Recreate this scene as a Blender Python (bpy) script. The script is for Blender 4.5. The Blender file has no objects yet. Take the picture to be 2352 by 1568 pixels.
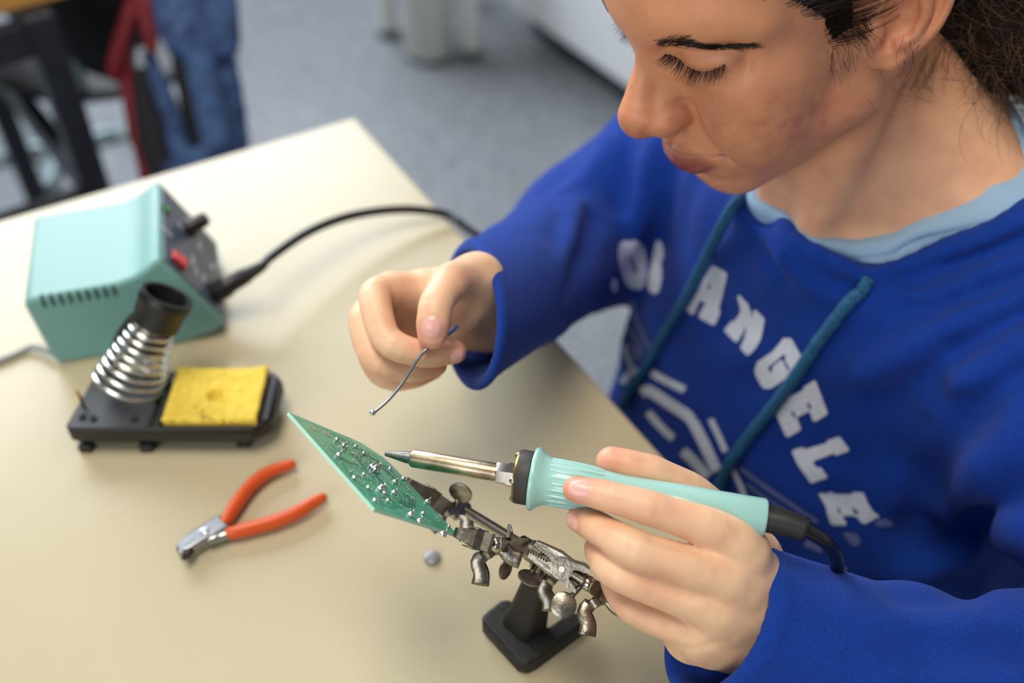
import bpy, bmesh, math, random
import numpy as np
from mathutils import Vector, Matrix
random.seed(4)
rng = np.random.default_rng(7)
scene = bpy.context.scene
COL = scene.collection

# ------------------------------------------------------------------ camera
FPX, PITCH, CAMZ, TZ = 2340.0, math.radians(43.3), 1.29, 0.75
cam_data = bpy.data.cameras.new('camera')
cam = bpy.data.objects.new('camera', cam_data)
COL.objects.link(cam)
cam.location = (0, 0, CAMZ)
cam.rotation_euler = (math.pi / 2 - PITCH, 0, 0)
cam_data.sensor_width = 36.0
cam_data.lens = FPX / 2352 * 36.0
cam_data.clip_start = 0.02
cam_data.dof.use_dof = True
cam_data.dof.focus_distance = 0.512
cam_data.dof.aperture_fstop = 3.4
scene.camera = cam

# ------------------------------------------------------------------ world, lights, exposure
world = bpy.data.worlds.new('world')
scene.world = world
world.use_nodes = True
wbg = world.node_tree.nodes['Background']
wbg.inputs[0].default_value = (0.80, 0.90, 1.0, 1)
wbg.inputs[1].default_value = 0.11
scene.view_settings.view_transform = 'Standard'
scene.view_settings.look = 'None'
scene.view_settings.exposure = 0.30
scene.view_settings.gamma = 1.0
scene.view_settings.use_curve_mapping = False


def area(name, loc, target, sx, sy, power, col):
    d = bpy.data.lights.new(name, 'AREA')
    d.shape = 'RECTANGLE'
    d.size, d.size_y, d.energy, d.color = sx, sy, power, col
    o = bpy.data.objects.new(name, d)
    COL.objects.link(o)
    o.location = loc
    v = Vector(target) - Vector(loc)
    o.rotation_euler = v.to_track_quat('-Z', 'Y').to_euler()
    return o


area('window_daylight', (-1.6, 3.0, 2.2), (0, 0.5, 0.8), 2.6, 1.6, 108, (0.86, 0.93, 1.0))
area('camera_side_fill', (-1.3, -1.9, 2.0), (0.15, 0.5, 0.95), 1.8, 1.4, 28, (0.95, 0.97, 1.0))  # added fill from the camera side to brighten the face, not a known window
area('ceiling_lamp', (-0.3, 0.3, 2.75), (-0.1, 0.4, 0.75), 1.2, 0.6, 25, (1.0, 0.92, 0.78))

# ------------------------------------------------------------------ helpers
RT = np.array([1.0, 0, 0])
FWV = np.array([0, math.cos(PITCH), -math.sin(PITCH)])
UPV = np.array([0, math.sin(PITCH), math.cos(PITCH)])
CAM = np.array([0, 0, CAMZ])


def ray(px, py):
    return RT * (px - 1176) / FPX + UPV * (784 - py) / FPX + FWV


def at(px, py, d):
    """point at depth d (metres along the view axis) seen at a pixel of the 2352x1568 photo"""
    return CAM + ray(px, py) * d


def on(px, py, z=TZ):
    r = ray(px, py)
    return CAM + r * ((z - CAMZ) / r[2])


def nrm(v):
    v = np.asarray(v, float)
    return v / np.linalg.norm(v)


def lin(r, g, b):
    f = lambda c: (c / 255 / 12.92) if c / 255 <= 0.04045 else ((c / 255 + 0.055) / 1.055) ** 2.4
    return (f(r), f(g), f(b), 1.0)


def mat(name, col, rough=0.5, metal=0.0, noise=None, bump=None, spec=None, coat=0.0, trans=0.0, sss=None, sheen=0.0):
    """principled material; noise=(scale, colour2, contrast) mottles the colour, bump=(scale, strength)"""
    m = bpy.data.materials.new(name)
    m.use_nodes = True
    nt = m.node_tree
    b = nt.nodes['Principled BSDF']
    b.inputs['Base Color'].default_value = col
    b.inputs['Roughness'].default_value = rough
    b.inputs['Metallic'].default_value = metal
    if spec is not None:
        b.inputs['Specular IOR Level'].default_value = spec
    b.inputs['Coat Weight'].default_value = coat
    b.inputs['Transmission Weight'].default_value = trans
    b.inputs['Sheen Weight'].default_value = sheen
    if sss:
        b.inputs['Subsurface Weight'].default_value = sss[0]
        b.inputs['Subsurface Radius'].default_value = sss[1]
        b.inputs['Subsurface Scale'].default_value = sss[2]
    tc = nt.nodes.new('ShaderNodeTexCoord')
    if noise:
        n = nt.nodes.new('ShaderNodeTexNoise')
        n.inputs['Scale'].default_value = noise[0]
        n.inputs['Detail'].default_value = 6
        nt.links.new(tc.outputs['Object'], n.inputs['Vector'])
        r = nt.nodes.new('ShaderNodeValToRGB')
        c = noise[2]
        r.color_ramp.elements[0].position = 0.5 - c
        r.color_ramp.elements[1].position = 0.5 + c
        r.color_ramp.elements[0].color = noise[1]
        r.color_ramp.elements[1].color = col
        nt.links.new(n.outputs['Fac'], r.inputs['Fac'])
        nt.links.new(r.outputs['Color'], b.inputs['Base Color'])
    if bump:
        n2 = nt.nodes.new('ShaderNodeTexNoise')
        n2.inputs['Scale'].default_value = bump[0]
        n2.inputs['Detail'].default_value = 3
        nt.links.new(tc.outputs['Object'], n2.inputs['Vector'])
        bp = nt.nodes.new('ShaderNodeBump')
        bp.inputs['Strength'].default_value = bump[1]
        bp.inputs['Distance'].default_value = 0.001
        nt.links.new(n2.outputs['Fac'], bp.inputs['Height'])
        nt.links.new(bp.outputs['Normal'], b.inputs['Normal'])
    return m


def tag(o, label=None, cat=None, group=None, kind=None):
    if label: o['label'] = label
    if cat: o['category'] = cat
    if group: o['group'] = group
    if kind: o['kind'] = kind
    return o


def thing(name, loc, label, cat, group=None, x=None, z=(0, 0, 1)):
    """an Empty at the base of a thing; x, z give its axes"""
    o = bpy.data.objects.new(name, None)
    COL.objects.link(o)
    o.empty_display_size = 0.02
    z = nrm(z)
    if x is None:
        x = (1, 0, 0)
    x = np.asarray(x, float); x = nrm(x - z * (x @ z)); y = np.cross(z, x)
    M = Matrix(((x[0], y[0], z[0], loc[0]), (x[1], y[1], z[1], loc[1]), (x[2], y[2], z[2], loc[2]), (0, 0, 0, 1)))
    o.matrix_world = M
    tag(o, label, cat, group)
    return o


def W(root, P):
    """local coordinates of a thing -> world"""
    M = np.array(root.matrix_basis)
    return np.asarray(P, float) @ M[:3, :3].T + M[:3, 3]


def toloc(root, P):
    M = np.linalg.inv(np.array(root.matrix_basis))
    return np.asarray(P, float) @ M[:3, :3].T + M[:3, 3]


def build(name, geo, m, parent=None, smooth=True, world=False, bevel=None, auto=None):
    """one mesh object from (verts, faces); with world=True the verts are world coordinates and get
    rewritten into the frame of the thing that owns them"""
    V, F = geo
    V = np.asarray(V, float)
    if parent is not None and world:
        top = parent
        while top.parent is not None:
            top = top.parent
        V = toloc(top, V)
    me = bpy.data.meshes.new(name)
    if isinstance(F, np.ndarray):
        F = F.tolist()
    me.from_pydata(V.tolist(), [], F)
    me.update()
    if smooth:
        me.polygons.foreach_set('use_smooth', np.ones(len(me.polygons), bool))
    if m is not None:
        me.materials.append(m)
    o = bpy.data.objects.new(name, me)
    COL.objects.link(o)
    if parent is not None:
        o.parent = parent
    if bevel:
        md = o.modifiers.new('bevel', 'BEVEL')
        md.width, md.segments, md.limit_method, md.angle_limit = bevel[0], bevel[1], 'ANGLE', math.radians(35)
        md.harden_normals = False
    if smooth and auto is not None:
        a = math.cos(math.radians(auto))
        bm = bmesh.new(); bm.from_mesh(me)
        for e in bm.edges:
            if len(e.link_faces) == 2 and e.link_faces[0].normal.dot(e.link_faces[1].normal) < a:
                e.smooth = False
        bm.to_mesh(me); bm.free()
    return o


def join(*geos):
    V, F, n = [], [], 0
    for v, f in geos:
        v = np.asarray(v, float)
        V.append(v)
        F += [[i + n for i in q] for q in (f.tolist() if isinstance(f, np.ndarray) else f)]
        n += len(v)
    return np.concatenate(V), F


def box(c, s, ax=None):
    """box of full size s about c; ax = 3 axes as rows"""
    q = np.array([[x, y, z] for x in (-.5, .5) for y in (-.5, .5) for z in (-.5, .5)]) * np.asarray(s, float)
    if ax is not None:
        q = q @ np.asarray(ax, float)
    return q + np.asarray(c, float), [[0, 1, 3, 2], [4, 6, 7, 5], [0, 4, 5, 1], [2, 3, 7, 6], [0, 2, 6, 4], [1, 5, 7, 3]]


def prism(poly, z0, z1):
    """extrude a 2-D polygon (counter-clockwise) from z0 to z1"""
    n = len(poly)
    V = [(x, y, z0) for x, y in poly] + [(x, y, z1) for x, y in poly]
    F = [list(range(n))[::-1], list(range(n, 2 * n))] + [[i, (i + 1) % n, n + (i + 1) % n, n + i] for i in range(n)]
    return np.array(V, float), F


def spline(P, n):
    """Catmull-Rom through control points, n samples"""
    P = np.asarray(P, float)
    Q = np.concatenate([[2 * P[0] - P[1]], P, [2 * P[-1] - P[-2]]])
    t = np.linspace(0, len(P) - 1 - 1e-9, n)
    i = t.astype(int); u = (t - i)[:, None]
    a, b, c, d = Q[i], Q[i + 1], Q[i + 2], Q[i + 3]
    return 0.5 * (2 * b + (c - a) * u + (2 * a - 5 * b + 4 * c - d) * u ** 2 + (3 * b - a - 3 * c + d) * u ** 3)


def frames(P, up=None):
    P = np.asarray(P, float)
    T = np.gradient(P, axis=0); T /= np.linalg.norm(T, axis=1)[:, None] + 1e-12
    n = np.array([0, 0, 1.0]) if up is None else np.asarray(up, float)
    if abs(n @ T[0]) > .95: n = np.array([1.0, 0, 0])
    N = []
    for t in T:
        n = n - t * (n @ t); n = n / np.linalg.norm(n); N.append(n)
    N = np.array(N); return T, N, np.cross(T, N)


def tube(P, r, k=12, closed=False, cap=True, flat=1.0, up=None):
    P = np.asarray(P, float); n = len(P)
    r = np.broadcast_to(np.asarray(r, float), (n,))
    T, N, B = frames(P, up)
    if closed:
        T = np.roll(P, -1, 0) - np.roll(P, 1, 0); T /= np.linalg.norm(T, axis=1)[:, None]
        N = N - T * (N * T).sum(1)[:, None]; N /= np.linalg.norm(N, axis=1)[:, None]; B = np.cross(T, N)
    a = np.arange(k) * 2 * math.pi / k
    V = P[:, None] + r[:, None, None] * (np.cos(a)[None, :, None] * N[:, None] + flat * np.sin(a)[None, :, None] * B[:, None])
    V = V.reshape(-1, 3)
    F = []
    m = n if closed else n - 1
    for i in range(m):
        j = (i + 1) % n
        for q in range(k):
            F.append([i * k + q, i * k + (q + 1) % k, j * k + (q + 1) % k, j * k + q])
    if cap and not closed:
        F.append(list(range(k))[::-1]); F.append([(n - 1) * k + q for q in range(k)])
    return V, F


def lathe(prof, o, axis, k=24, x=None):
    """revolve (radius, height) profile about axis from point o"""
    z = nrm(axis); h = np.array([1.0, 0, 0]) if x is None else np.asarray(x, float)
    if abs(h @ z) > .95: h = np.array([0, 1.0, 0])
    X = nrm(h - z * (h @ z)); Y = np.cross(z, X)
    a = np.arange(k) * 2 * math.pi / k
    V = []
    for r, hh in prof:
        V.append(np.asarray(o) + z * hh + r * (np.cos(a)[:, None] * X + np.sin(a)[:, None] * Y))
    n = len(prof); F = []
    for i in range(n - 1):
        for q in range(k):
            F.append([i * k + q, i * k + (q + 1) % k, (i + 1) * k + (q + 1) % k, (i + 1) * k + q])
    if prof[0][0] > 1e-6: F.append(list(range(k))[::-1])
    if prof[-1][0] > 1e-6: F.append([(n - 1) * k + q for q in range(k)])
    return np.concatenate(V), F


def ball(c, r, n=10, k=14, ax=None):
    r = np.broadcast_to(np.asarray(r, float), (3,))
    th = np.linspace(0, math.pi, n)
    V = []
    for t in th:
        for q in range(k):
            a = 2 * math.pi * q / k
            V.append((math.sin(t) * math.cos(a), math.sin(t) * math.sin(a), math.cos(t)))
    V = np.array(V) * r
    if ax is not None: V = V @ np.asarray(ax, float)
    F = []
    for i in range(n - 1):
        for q in range(k):
            F.append([(i + 1) * k + q, (i + 1) * k + (q + 1) % k, i * k + (q + 1) % k, i * k + q])
    return V + np.asarray(c, float), F


def axes(z, x=(1, 0, 0)):
    z = nrm(z); x = np.asarray(x, float)
    if abs(nrm(x) @ z) > .98: x = np.array([0, 1.0, 0])
    x = nrm(x - z * (x @ z)); return np.array([x, np.cross(z, x), z])
scene.cycles.max_bounces = 4
scene.cycles.diffuse_bounces = 2
scene.cycles.glossy_bounces = 2
scene.cycles.transmission_bounces = 4
scene.cycles.caustics_reflective = False
scene.cycles.caustics_refractive = False
# ================================================================== the setting
def floor_material():
    m = mat('terrazzo', lin(176, 186, 196), rough=0.38)
    nt = m.node_tree; b = nt.nodes['Principled BSDF']
    tc = nt.nodes.new('ShaderNodeTexCoord')
    v = nt.nodes.new('ShaderNodeTexVoronoi'); v.inputs['Scale'].default_value = 190
    v2 = nt.nodes.new('ShaderNodeTexNoise'); v2.inputs['Scale'].default_value = 60; v2.inputs['Detail'].default_value = 8
    nt.links.new(tc.outputs['Object'], v.inputs['Vector']); nt.links.new(tc.outputs['Object'], v2.inputs['Vector'])
    r = nt.nodes.new('ShaderNodeValToRGB')
    e = r.color_ramp.elements
    e[0].position, e[0].color = 0.0, lin(70, 74, 80)
    e[1].position, e[1].color = 1.0, lin(188, 190, 192)
    e.new(0.3).color = lin(126, 131, 138)
    e.new(0.7).color = lin(146, 151, 158)
    nt.links.new(v.outputs['Color'], r.inputs['Fac'])
    mx = nt.nodes.new('ShaderNodeMix'); mx.data_type = 'RGBA'; mx.blend_type = 'MULTIPLY'
    mx.inputs[0].default_value = 0.35
    nt.links.new(r.outputs['Color'], mx.inputs[6]); nt.links.new(v2.outputs['Fac'], mx.inputs[7])
    nt.links.new(mx.outputs[2], b.inputs['Base Color'])
    return m


fl = build('floor', box((0, 1.5, -0.02), (7, 8, 0.04)), floor_material(), smooth=False)
tag(fl, 'grey speckled terrazzo floor', kind='structure')

# --- work table: local x runs along its far edge, y along the edge the person sits at
TC = on(815, 268)
E1 = nrm(on(0, 505) - TC); E2 = nrm(on(1590, 1120) - TC)
E2 = nrm(E2 - E1 * (E1 @ E2))
m_table = mat('cream_laminate', lin(193, 182, 153), rough=0.33, noise=(9, lin(187, 175, 143), 0.25), bump=(420, 0.05))
m_tedge = mat('table_edge_band', lin(205, 186, 144), rough=0.5)
m_dark = mat('dark_steel', lin(44, 46, 56), rough=0.45, noise=(30, lin(36, 37, 46), 0.2))
table = thing('work_table', (TC[0], TC[1], 0), 'large cream laminate work table the person solders at', 'table')
TL, TW = 1.30, 1.15
cen = TC + E1 * TL / 2 + E2 * TW / 2
build('tabletop', box((cen[0], cen[1], TZ - 0.0125), (TL, TW, 0.025), [E1, E2, (0, 0, 1)]), m_table, table, world=True, smooth=False, bevel=(0.003, 2))
for sx, sy in ((.06, .06), (TL - .06, .06), (.06, TW - .06), (TL - .06, TW - .06)):
    q = TC + E1 * sx + E2 * sy
    build('leg', box((q[0], q[1], (TZ - .025) / 2), (.045, .045, TZ - .025), [E1, E2, (0, 0, 1)]), m_dark, table, world=True, smooth=False, bevel=(.004, 2))
for a0, a1 in (((.06, .06), (TL - .06, .06)), ((.06, TW - .06), (TL - .06, TW - .06)), ((TL - .06, .06), (TL - .06, TW - .06))):
    q0 = TC + E1 * a0[0] + E2 * a0[1]; q1 = TC + E1 * a1[0] + E2 * a1[1]; d = q1 - q0
    build('apron_rail', box((*((q0 + q1) / 2)[:2], TZ - .05), (np.linalg.norm(d) - .045, .025, .05), axes((0, 0, 1), d)), m_dark, table, world=True, smooth=False)

# --- white cupboard in the far right background, standing on a dark recessed plinth
m_white = mat('white_board', lin(228, 231, 236), rough=0.45)
m_plinth = mat('plinth', lin(60, 66, 72), rough=0.6)
c0 = on(1175, 12, 0.09); c1 = on(1450, 205, 0.09)
cd = nrm(c1 - c0); cn = np.array([cd[1], -cd[0], 0]); cn = cn if cn[1] > 0 else -cn
c1 = c0 + cd * 1.6
cup = thing('white_cupboard', (c0[0], c0[1], 0), 'tall white cupboard front with dark plinth in the background', 'cupboard', x=cd)
mid = (c0 + c1) / 2 + cn * .25
build('carcass', box((mid[0], mid[1], .09 + .45), (1.6, .49, .9), [cd, cn, (0, 0, 1)]), m_white, cup, world=True, smooth=False, bevel=(.004, 2))
for k in range(2):
    q = c0 + cd * (.4 + .8 * k) - cn * .0
    build('door', box((q[0], q[1], .09 + .45), (.792, .016, .888), [cd, cn, (0, 0, 1)]), m_white, cup, world=True, smooth=False, bevel=(.003, 2))
pm = mid + cn * .02
build('plinth', box((pm[0], pm[1], .045), (1.58, .42, .09), [cd, cn, (0, 0, 1)]), m_plinth, cup, world=True, smooth=False)

# --- white bin and the two pale legs beside it
m_bin = mat('cream_plastic', lin(206, 208, 202), rough=0.4)
bc = on(988, 128, 0.0)
bn = thing('waste_bin', bc, 'pale round waste bin standing on the grey floor', 'bin')
R0 = np.linalg.norm(on(935, 118, 0) - on(1040, 118, 0)) / 2
build('body', lathe([(R0 * .9, 0), (R0, .012), (R0 * 1.22, .34), (R0 * 1.26, .345), (R0 * 1.26, .36), (R0 * 1.17, .36), (R0 * .95, .03), (0, .028)], bc, (0, 0, 1), 32), m_bin, bn, world=True, auto=40)
build('foot_ring', lathe([(R0 * .8, 0), (R0 * 1.03, 0), (R0 * 1.03, .014), (R0 * .8, .014)], bc, (0, 0, 1), 32), m_plinth, bn, world=True, auto=40)
m_leg = mat('painted_leg', lin(214, 216, 214), rough=0.45)
st = thing('pale_bench', (on(1000, 40, 0)[0], on(1000, 40, 0)[1], 0), 'pale bench on two round legs behind the waste bin', 'bench')
lp = []
for px, py in ((1083, 128), (893, 82)):
    q = on(px, py, 0.0); lp.append(q)
    build('leg', lathe([(.023, .02), (.025, .022), (.025, .62), (.022, .622)], q, (0, 0, 1), 20), m_leg, st, world=True, auto=40)
    build('rubber_foot', lathe([(.026, 0), (.030, .003), (.028, .022), (.02, .024)], q, (0, 0, 1), 20), m_plinth, st, world=True, auto=40)
bd = lp[0] - lp[1]; bm_ = (lp[0] + lp[1]) / 2
build('bench_top', box((bm_[0], bm_[1] + .14, .635), (np.linalg.norm(bd) + .2, .36, .03), axes((0, 0, 1), bd)), m_leg, st, world=True, smooth=False, bevel=(.004, 2))
for q in lp:
    q2 = q + np.array([0.0, .3, 0])
    build('leg', lathe([(.023, .0), (.025, .002), (.025, .62), (.022, .622)], q2, (0, 0, 1), 20), m_leg, st, world=True, auto=40)

# --- far walls of the room (out of the picture, they close the room)
m_wall = mat('painted_wall', lin(226, 226, 220), rough=0.8)
for nm, c_, s_ in (('wall_back', (0, 5.45, 1.4), (7, .1, 2.8)), ('wall_right', (3.45, 1.5, 1.4), (.1, 8, 2.8))):
    tag(build(nm, box(c_, s_), m_wall, smooth=False), 'plain painted wall', kind='structure')
# ================================================================== soldering station
m_teal = mat('mint_plastic', lin(116, 166, 163), rough=0.42, bump=(900, 0.12))
m_teal2 = mat('mint_handle_plastic', lin(162, 210, 205), rough=0.22, coat=0.3)
m_slot_shade = mat('vent_shade_colour', lin(38, 78, 78), rough=0.7)
m_panel = mat('blue_grey_panel', lin(80, 92, 112), rough=0.35)
m_black = mat('black_plastic', lin(17, 17, 18), rough=0.42, bump=(700, 0.1))
m_blackrub = mat('black_rubber', lin(30, 30, 32), rough=0.5)
m_white_print = mat('white_print', lin(205, 214, 225), rough=0.5)
m_red = mat('red_switch', lin(226, 62, 66), rough=0.3)
m_green = mat('green_lens', lin(60, 190, 60), rough=0.25)
m_metal = mat('nickel', lin(196, 190, 178), rough=0.24, metal=1.0, noise=(60, lin(160, 152, 140), 0.3))
m_metal_d = mat('dull_nickel', lin(168, 160, 146), rough=0.34, metal=1.0, noise=(160, lin(116, 108, 96), 0.22), bump=(500, 0.2))
m_bright = mat('bright_wire', lin(225, 225, 222), rough=0.2, metal=1.0)
m_brass = mat('brass', lin(190, 150, 80), rough=0.35, metal=1.0)

SA = on(118, 840); SU = nrm(on(397, 792) - SA)
station = thing('soldering_station', SA, 'mint green soldering station with blue-grey control panel on the table', 'soldering station', x=SU)
SW = 0.104
prof = [(.006, 0), (.100, 0), (.122, .005), (.131, .0125), (.0985, .0815), (.094, .0805), (.086, .0745), (.076, .0695), (.064, .0665), (.002, .065), (-.001, .060), (.003, .006)]
pv = prism(prof, 0, SW)
V = pv[0][:, [0, 2, 1]].copy(); V[:, 1] = pv[0][:, 2]; V[:, 2] = pv[0][:, 1]
body = build('body', (V, [q[::-1] for q in pv[1]]), m_teal, station, bevel=(.0028, 3), auto=40)
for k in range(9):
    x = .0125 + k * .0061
    build('vent_slot_shade', join(box((x, -.0001, .0605), (.0024, .0008, .0085)), box((x, .0018, .0649), (.0024, .0042, .0010))), m_slot_shade, body, smooth=False)  # dark raised boxes paint the shade of cut vent slots
p0 = np.array([.1305, 0, .0132]); sl = nrm(np.array([.0985, 0, .0815]) - p0); sn = nrm(np.cross(np.array([0, 1.0, 0]), sl))
if sn[0] < 0: sn = -sn
SLEN = .0757
panel = build('control_panel', box(p0 + sl * (.5 * SLEN) + np.array([0, SW / 2, 0]) + sn * .0003, (SLEN - .007, SW - .009, .0018), [sl, (0, 1, 0), sn]), m_panel, station, smooth=False, bevel=(.0006, 2))
pw0 = W(station, p0); slw = W(station, p0 + sl) - pw0; snw = W(station, p0 + sn) - pw0; yw = W(station, p0 + [0, 1, 0]) - pw0


def onpanel(px, py):
    r = ray(px, py); P = CAM + r * (((pw0 - CAM) @ snw) / (r @ snw)); d = P - pw0
    return d @ slw, d @ yw


def pp(s, y, h=0.0):
    return p0 + sl * s + np.array([0, y, 0]) + sn * (h + .0012)


s, y = onpanel(377, 484)
lamp = build('lamp_bezel', lathe([(.0046, 0), (.0046, .0012), (.0034, .0016), (.003, .0012)], pp(s, y), sn, 18), m_black, panel, auto=40)
build('lamp_lens', lathe([(.0032, .0003), (.003, .0016), (.0018, .0024), (0, .0027)], pp(s, y), sn, 16), m_green, panel)
s, y = onpanel(426, 528)
knob = build('knob', lathe([(.0078, .001), (.0078, .005), (.0062, .007), (.0058, .017), (.005, .0185), (0, .0187)], pp(s, y), sn, 22), m_black, panel, auto=40)
build('pointer', box(pp(s + .003, y, .0178), (.005, .0012, .0012), [sl, (0, 1, 0), sn]), m_white_print, panel, smooth=False)
s, y = onpanel(403, 600)
build('switch_frame', box(pp(s, y, .0006), (.0155, .0125, .0016), [sl, (0, 1, 0), sn]), m_black, panel, smooth=False, bevel=(.0005, 2))
rk = nrm(sn + sl * .22)
build('rocker_switch', box(pp(s, y, .0022), (.0128, .010, .004), [nrm(np.cross((0, 1, 0), rk)), (0, 1, 0), rk]), m_red, panel, smooth=False, bevel=(.0008, 2))
for px, py, a, b in ((486, 614, .004, .006), (380, 533, .011, .003), (412, 520, .005, .006), (455, 565, .003, .010), (440, 600, .002, .012), (465, 640, .002, .009), (448, 625, .0015, .010)):
    s, y = onpanel(px, py)
    build('panel_marking', box(pp(s, y, .0001), (a, b, .0004), [sl, (0, 1, 0), sn]), m_white_print, panel, smooth=False)
s, y = onpanel(487, 676)
build('socket_ring', lathe([(.0095, 0), (.0095, .0025), (.0075, .003), (.007, 0)], pp(s, y), sn, 22), m_black, panel, auto=40)
PLUG0 = W(station, pp(s, y, .001)); PLUGN = snw
for fx, fy in ((.014, .01), (.095, .01), (.014, SW - .01), (.095, SW - .01)):
    build('rubber_foot', lathe([(.006, -.0005), (.006, .002)], (fx, fy, 0), (0, 0, 1), 14), m_blackrub, station, auto=40)
m_grey_cord = mat('grey_cord', lin(150, 150, 148), rough=0.5)
cord = [W(station, (.003, .006, .008)), on(78, 797, TZ + .005), on(50, 807, TZ + .0027), on(20, 820, TZ + .0027), on(-60, 850, TZ + .0027), on(-190, 900, TZ + .0027)]
build('mains_cord', tube(spline(cord, 40), .0026, 10), m_grey_cord, station, world=True)

# ================================================================== iron stand with spring holder
S0 = on(165, 1040); SX = nrm(on(590, 1038) - S0)
stand = thing('iron_stand', S0, 'black soldering iron stand with a silver coil spring holder', 'iron stand', x=SX)
HZ = .0248
out = [(.004, .0), (.128, -.001), (.139, .006), (.1415, .012), (.1425, .044), (.1395, .049), (.134, .0545), (.014, .0555), (.008, .054), (.002, .004)]
ins = [(.0035, .003), (.124, .003), (.131, .008), (.134, .012), (.135, .044), (.133, .048), (.130, .0525), (.016, .0525), (.010, .052), (.0045, .006)]
n = len(out)
Vb = [(x * .93 + .006, y * .9 + .003, .004) for x, y in ins] + [(x, y, .013) for x, y in out] + [(x, y, HZ) for x, y in out]
Fb = [list(range(n))[::-1], list(range(2 * n, 3 * n))] + [[i + n * l, (i + 1) % n + n * l, n * (l + 1) + (i + 1) % n, n * (l + 1) + i] for l in range(2) for i in range(n)]
base = build('base', (np.array(Vb), Fb), m_black, stand, bevel=(.0016, 2), auto=40)
for (x0, y0, x1, y1) in ((.0665, .002, .0675, .0535), (.1335, .006, .139, .046)):
    build('tray_rim', box(((x0 + x1) / 2, (y0 + y1) / 2, HZ + .001), (x1 - x0, y1 - y0, .0026)), m_black, stand, smooth=False, bevel=(.0006, 2))
build('seam_ridge', box((.059, .0275, HZ + .0004), (.0022, .050, .0012)), m_black, stand, smooth=False)
for fx in (.010, .052):
    build('foot', box((fx, .004, .0035), (.009, .009, .007)), m_blackrub, stand, smooth=False, bevel=(.001, 2))
for fx in (.010, .125):
    build('foot', box((fx, .046, .003), (.009, .009, .006)), m_blackrub, stand, smooth=False, bevel=(.001, 2))
build('foot', box((.118, .008, .003), (.009, .009, .006)), m_blackrub, stand, smooth=False, bevel=(.001, 2))
for hx, hy in ((.011, .011), (.019, .0095), (.047, .009)):
    build('screw_boss', lathe([(.0026, 0), (.0026, .0012), (.0016, .0014), (.0014, .0004), (0, .0004)], (hx, hy, HZ), (0, 0, 1), 12), m_black, stand, auto=40)
build('wire_pin', tube([(.0085, .022, HZ - .002), (.0085, .022, HZ + .008), (.0075, .0225, HZ + .014)], .0012, 8), m_brass, stand)
CB = toloc(stand, on(291, 893, TZ + HZ + .004)); CTOP = toloc(stand, at(379, 690, 0.6895))
cax = nrm(CTOP - CB); clen = np.linalg.norm(CTOP - CB)
A3 = axes(cax, (1, 0, 0)); turns = 8.6; N = 300
tt = np.linspace(0, 1, N); rr = .0235 + (.0125 - .0235) * np.clip(tt / .95, 0, 1) ** 1.15
hh = (tt ** 0.92) * (clen - .020)
ang = tt * turns * 2 * math.pi + 2.2
hel = CB + cax * (hh[:, None] + .002) + rr[:, None] * (np.cos(ang)[:, None] * A3[0] + np.sin(ang)[:, None] * A3[1])
build('coil_spring', tube(hel, .0017, 8), m_bright, stand)
build('funnel_ring', lathe([(.0135, -.019), (.0160, -.019), (.0172, -.004), (.0182, -.002), (.0186, .002), (.0176, .0045), (.0150, .0045), (.0140, .001), (.0122, -.012), (.0118, -.019)], CTOP, cax, 36), m_black, stand, auto=50)
build('inner_sleeve', lathe([(.0112, -.006), (.0122, -.006), (.0126, -.038), (.0116, -.038), (.0110, -.006)], CTOP, cax, 30), m_metal_d, stand, auto=50)
build('spring_arm', tube(spline([CB - A3[0] * .016 + cax * .0, CB - A3[0] * .0185 + cax * clen * .45, CB - A3[0] * .0145 + cax * (clen - .017)], 14), .0026, 8), m_black, stand)

# --- yellow cleaning sponge lying in the tray
m_sponge = mat('yellow_sponge', lin(238, 212, 92), rough=0.9, noise=(140, lin(226, 194, 66), 0.25), bump=(900, 0.7))
nt = m_sponge.node_tree; bs = nt.nodes['Principled BSDF']
src = bs.inputs['Base Color'].links[0].from_socket
tc = nt.nodes.new('ShaderNodeTexCoord'); mp = nt.nodes.new('ShaderNodeMapping'); mp.inputs['Location'].default_value = (.31, .12, 0)
ns = nt.nodes.new('ShaderNodeTexNoise'); ns.inputs['Scale'].default_value = 62; ns.inputs['Detail'].default_value = 4
rp = nt.nodes.new('ShaderNodeValToRGB'); rp.color_ramp.elements[0].position = .62; rp.color_ramp.elements[1].position = .74
mx = nt.nodes.new('ShaderNodeMix'); mx.data_type = 'RGBA'; mx.inputs[7].default_value = lin(150, 104, 34)
nt.links.new(tc.outputs['Object'], mp.inputs['Vector']); nt.links.new(mp.outputs['Vector'], ns.inputs['Vector'])
nt.links.new(ns.outputs['Fac'], rp.inputs['Fac']); nt.links.new(rp.outputs['Color'], mx.inputs[0]); nt.links.new(src, mx.inputs[6])
nt.links.new(mx.outputs[2], bs.inputs['Base Color'])
spo = W(stand, (.0690, .0015, HZ))
sponge = thing('cleaning_sponge', spo, 'yellow cleaning sponge with a centre hole on the iron stand', 'sponge', x=SX)
nx, ny = 66, 54
gx, gy = np.meshgrid(np.linspace(0, 1, nx), np.linspace(0, 1, ny), indexing='ij')
X = gx * .0635; Y = gy * .051
dh = np.hypot(X - .0305, Y - .0245)
Zt = .0062 + .0022 * np.abs(2 * gx - 1) ** 2 - .0012 * np.sin(gy * math.pi) * np.sin(gx * math.pi) - .0058 / (1 + np.exp((dh - .0046) / .0004)) + .00022 * rng.normal(size=X.shape)
edge = np.minimum.reduce([gx, 1 - gx, gy, 1 - gy]); Zt -= .0012 * np.exp(-edge / .02)
jx = .0004 * rng.normal(size=X.shape); jy = .0004 * rng.normal(size=X.shape)
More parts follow.
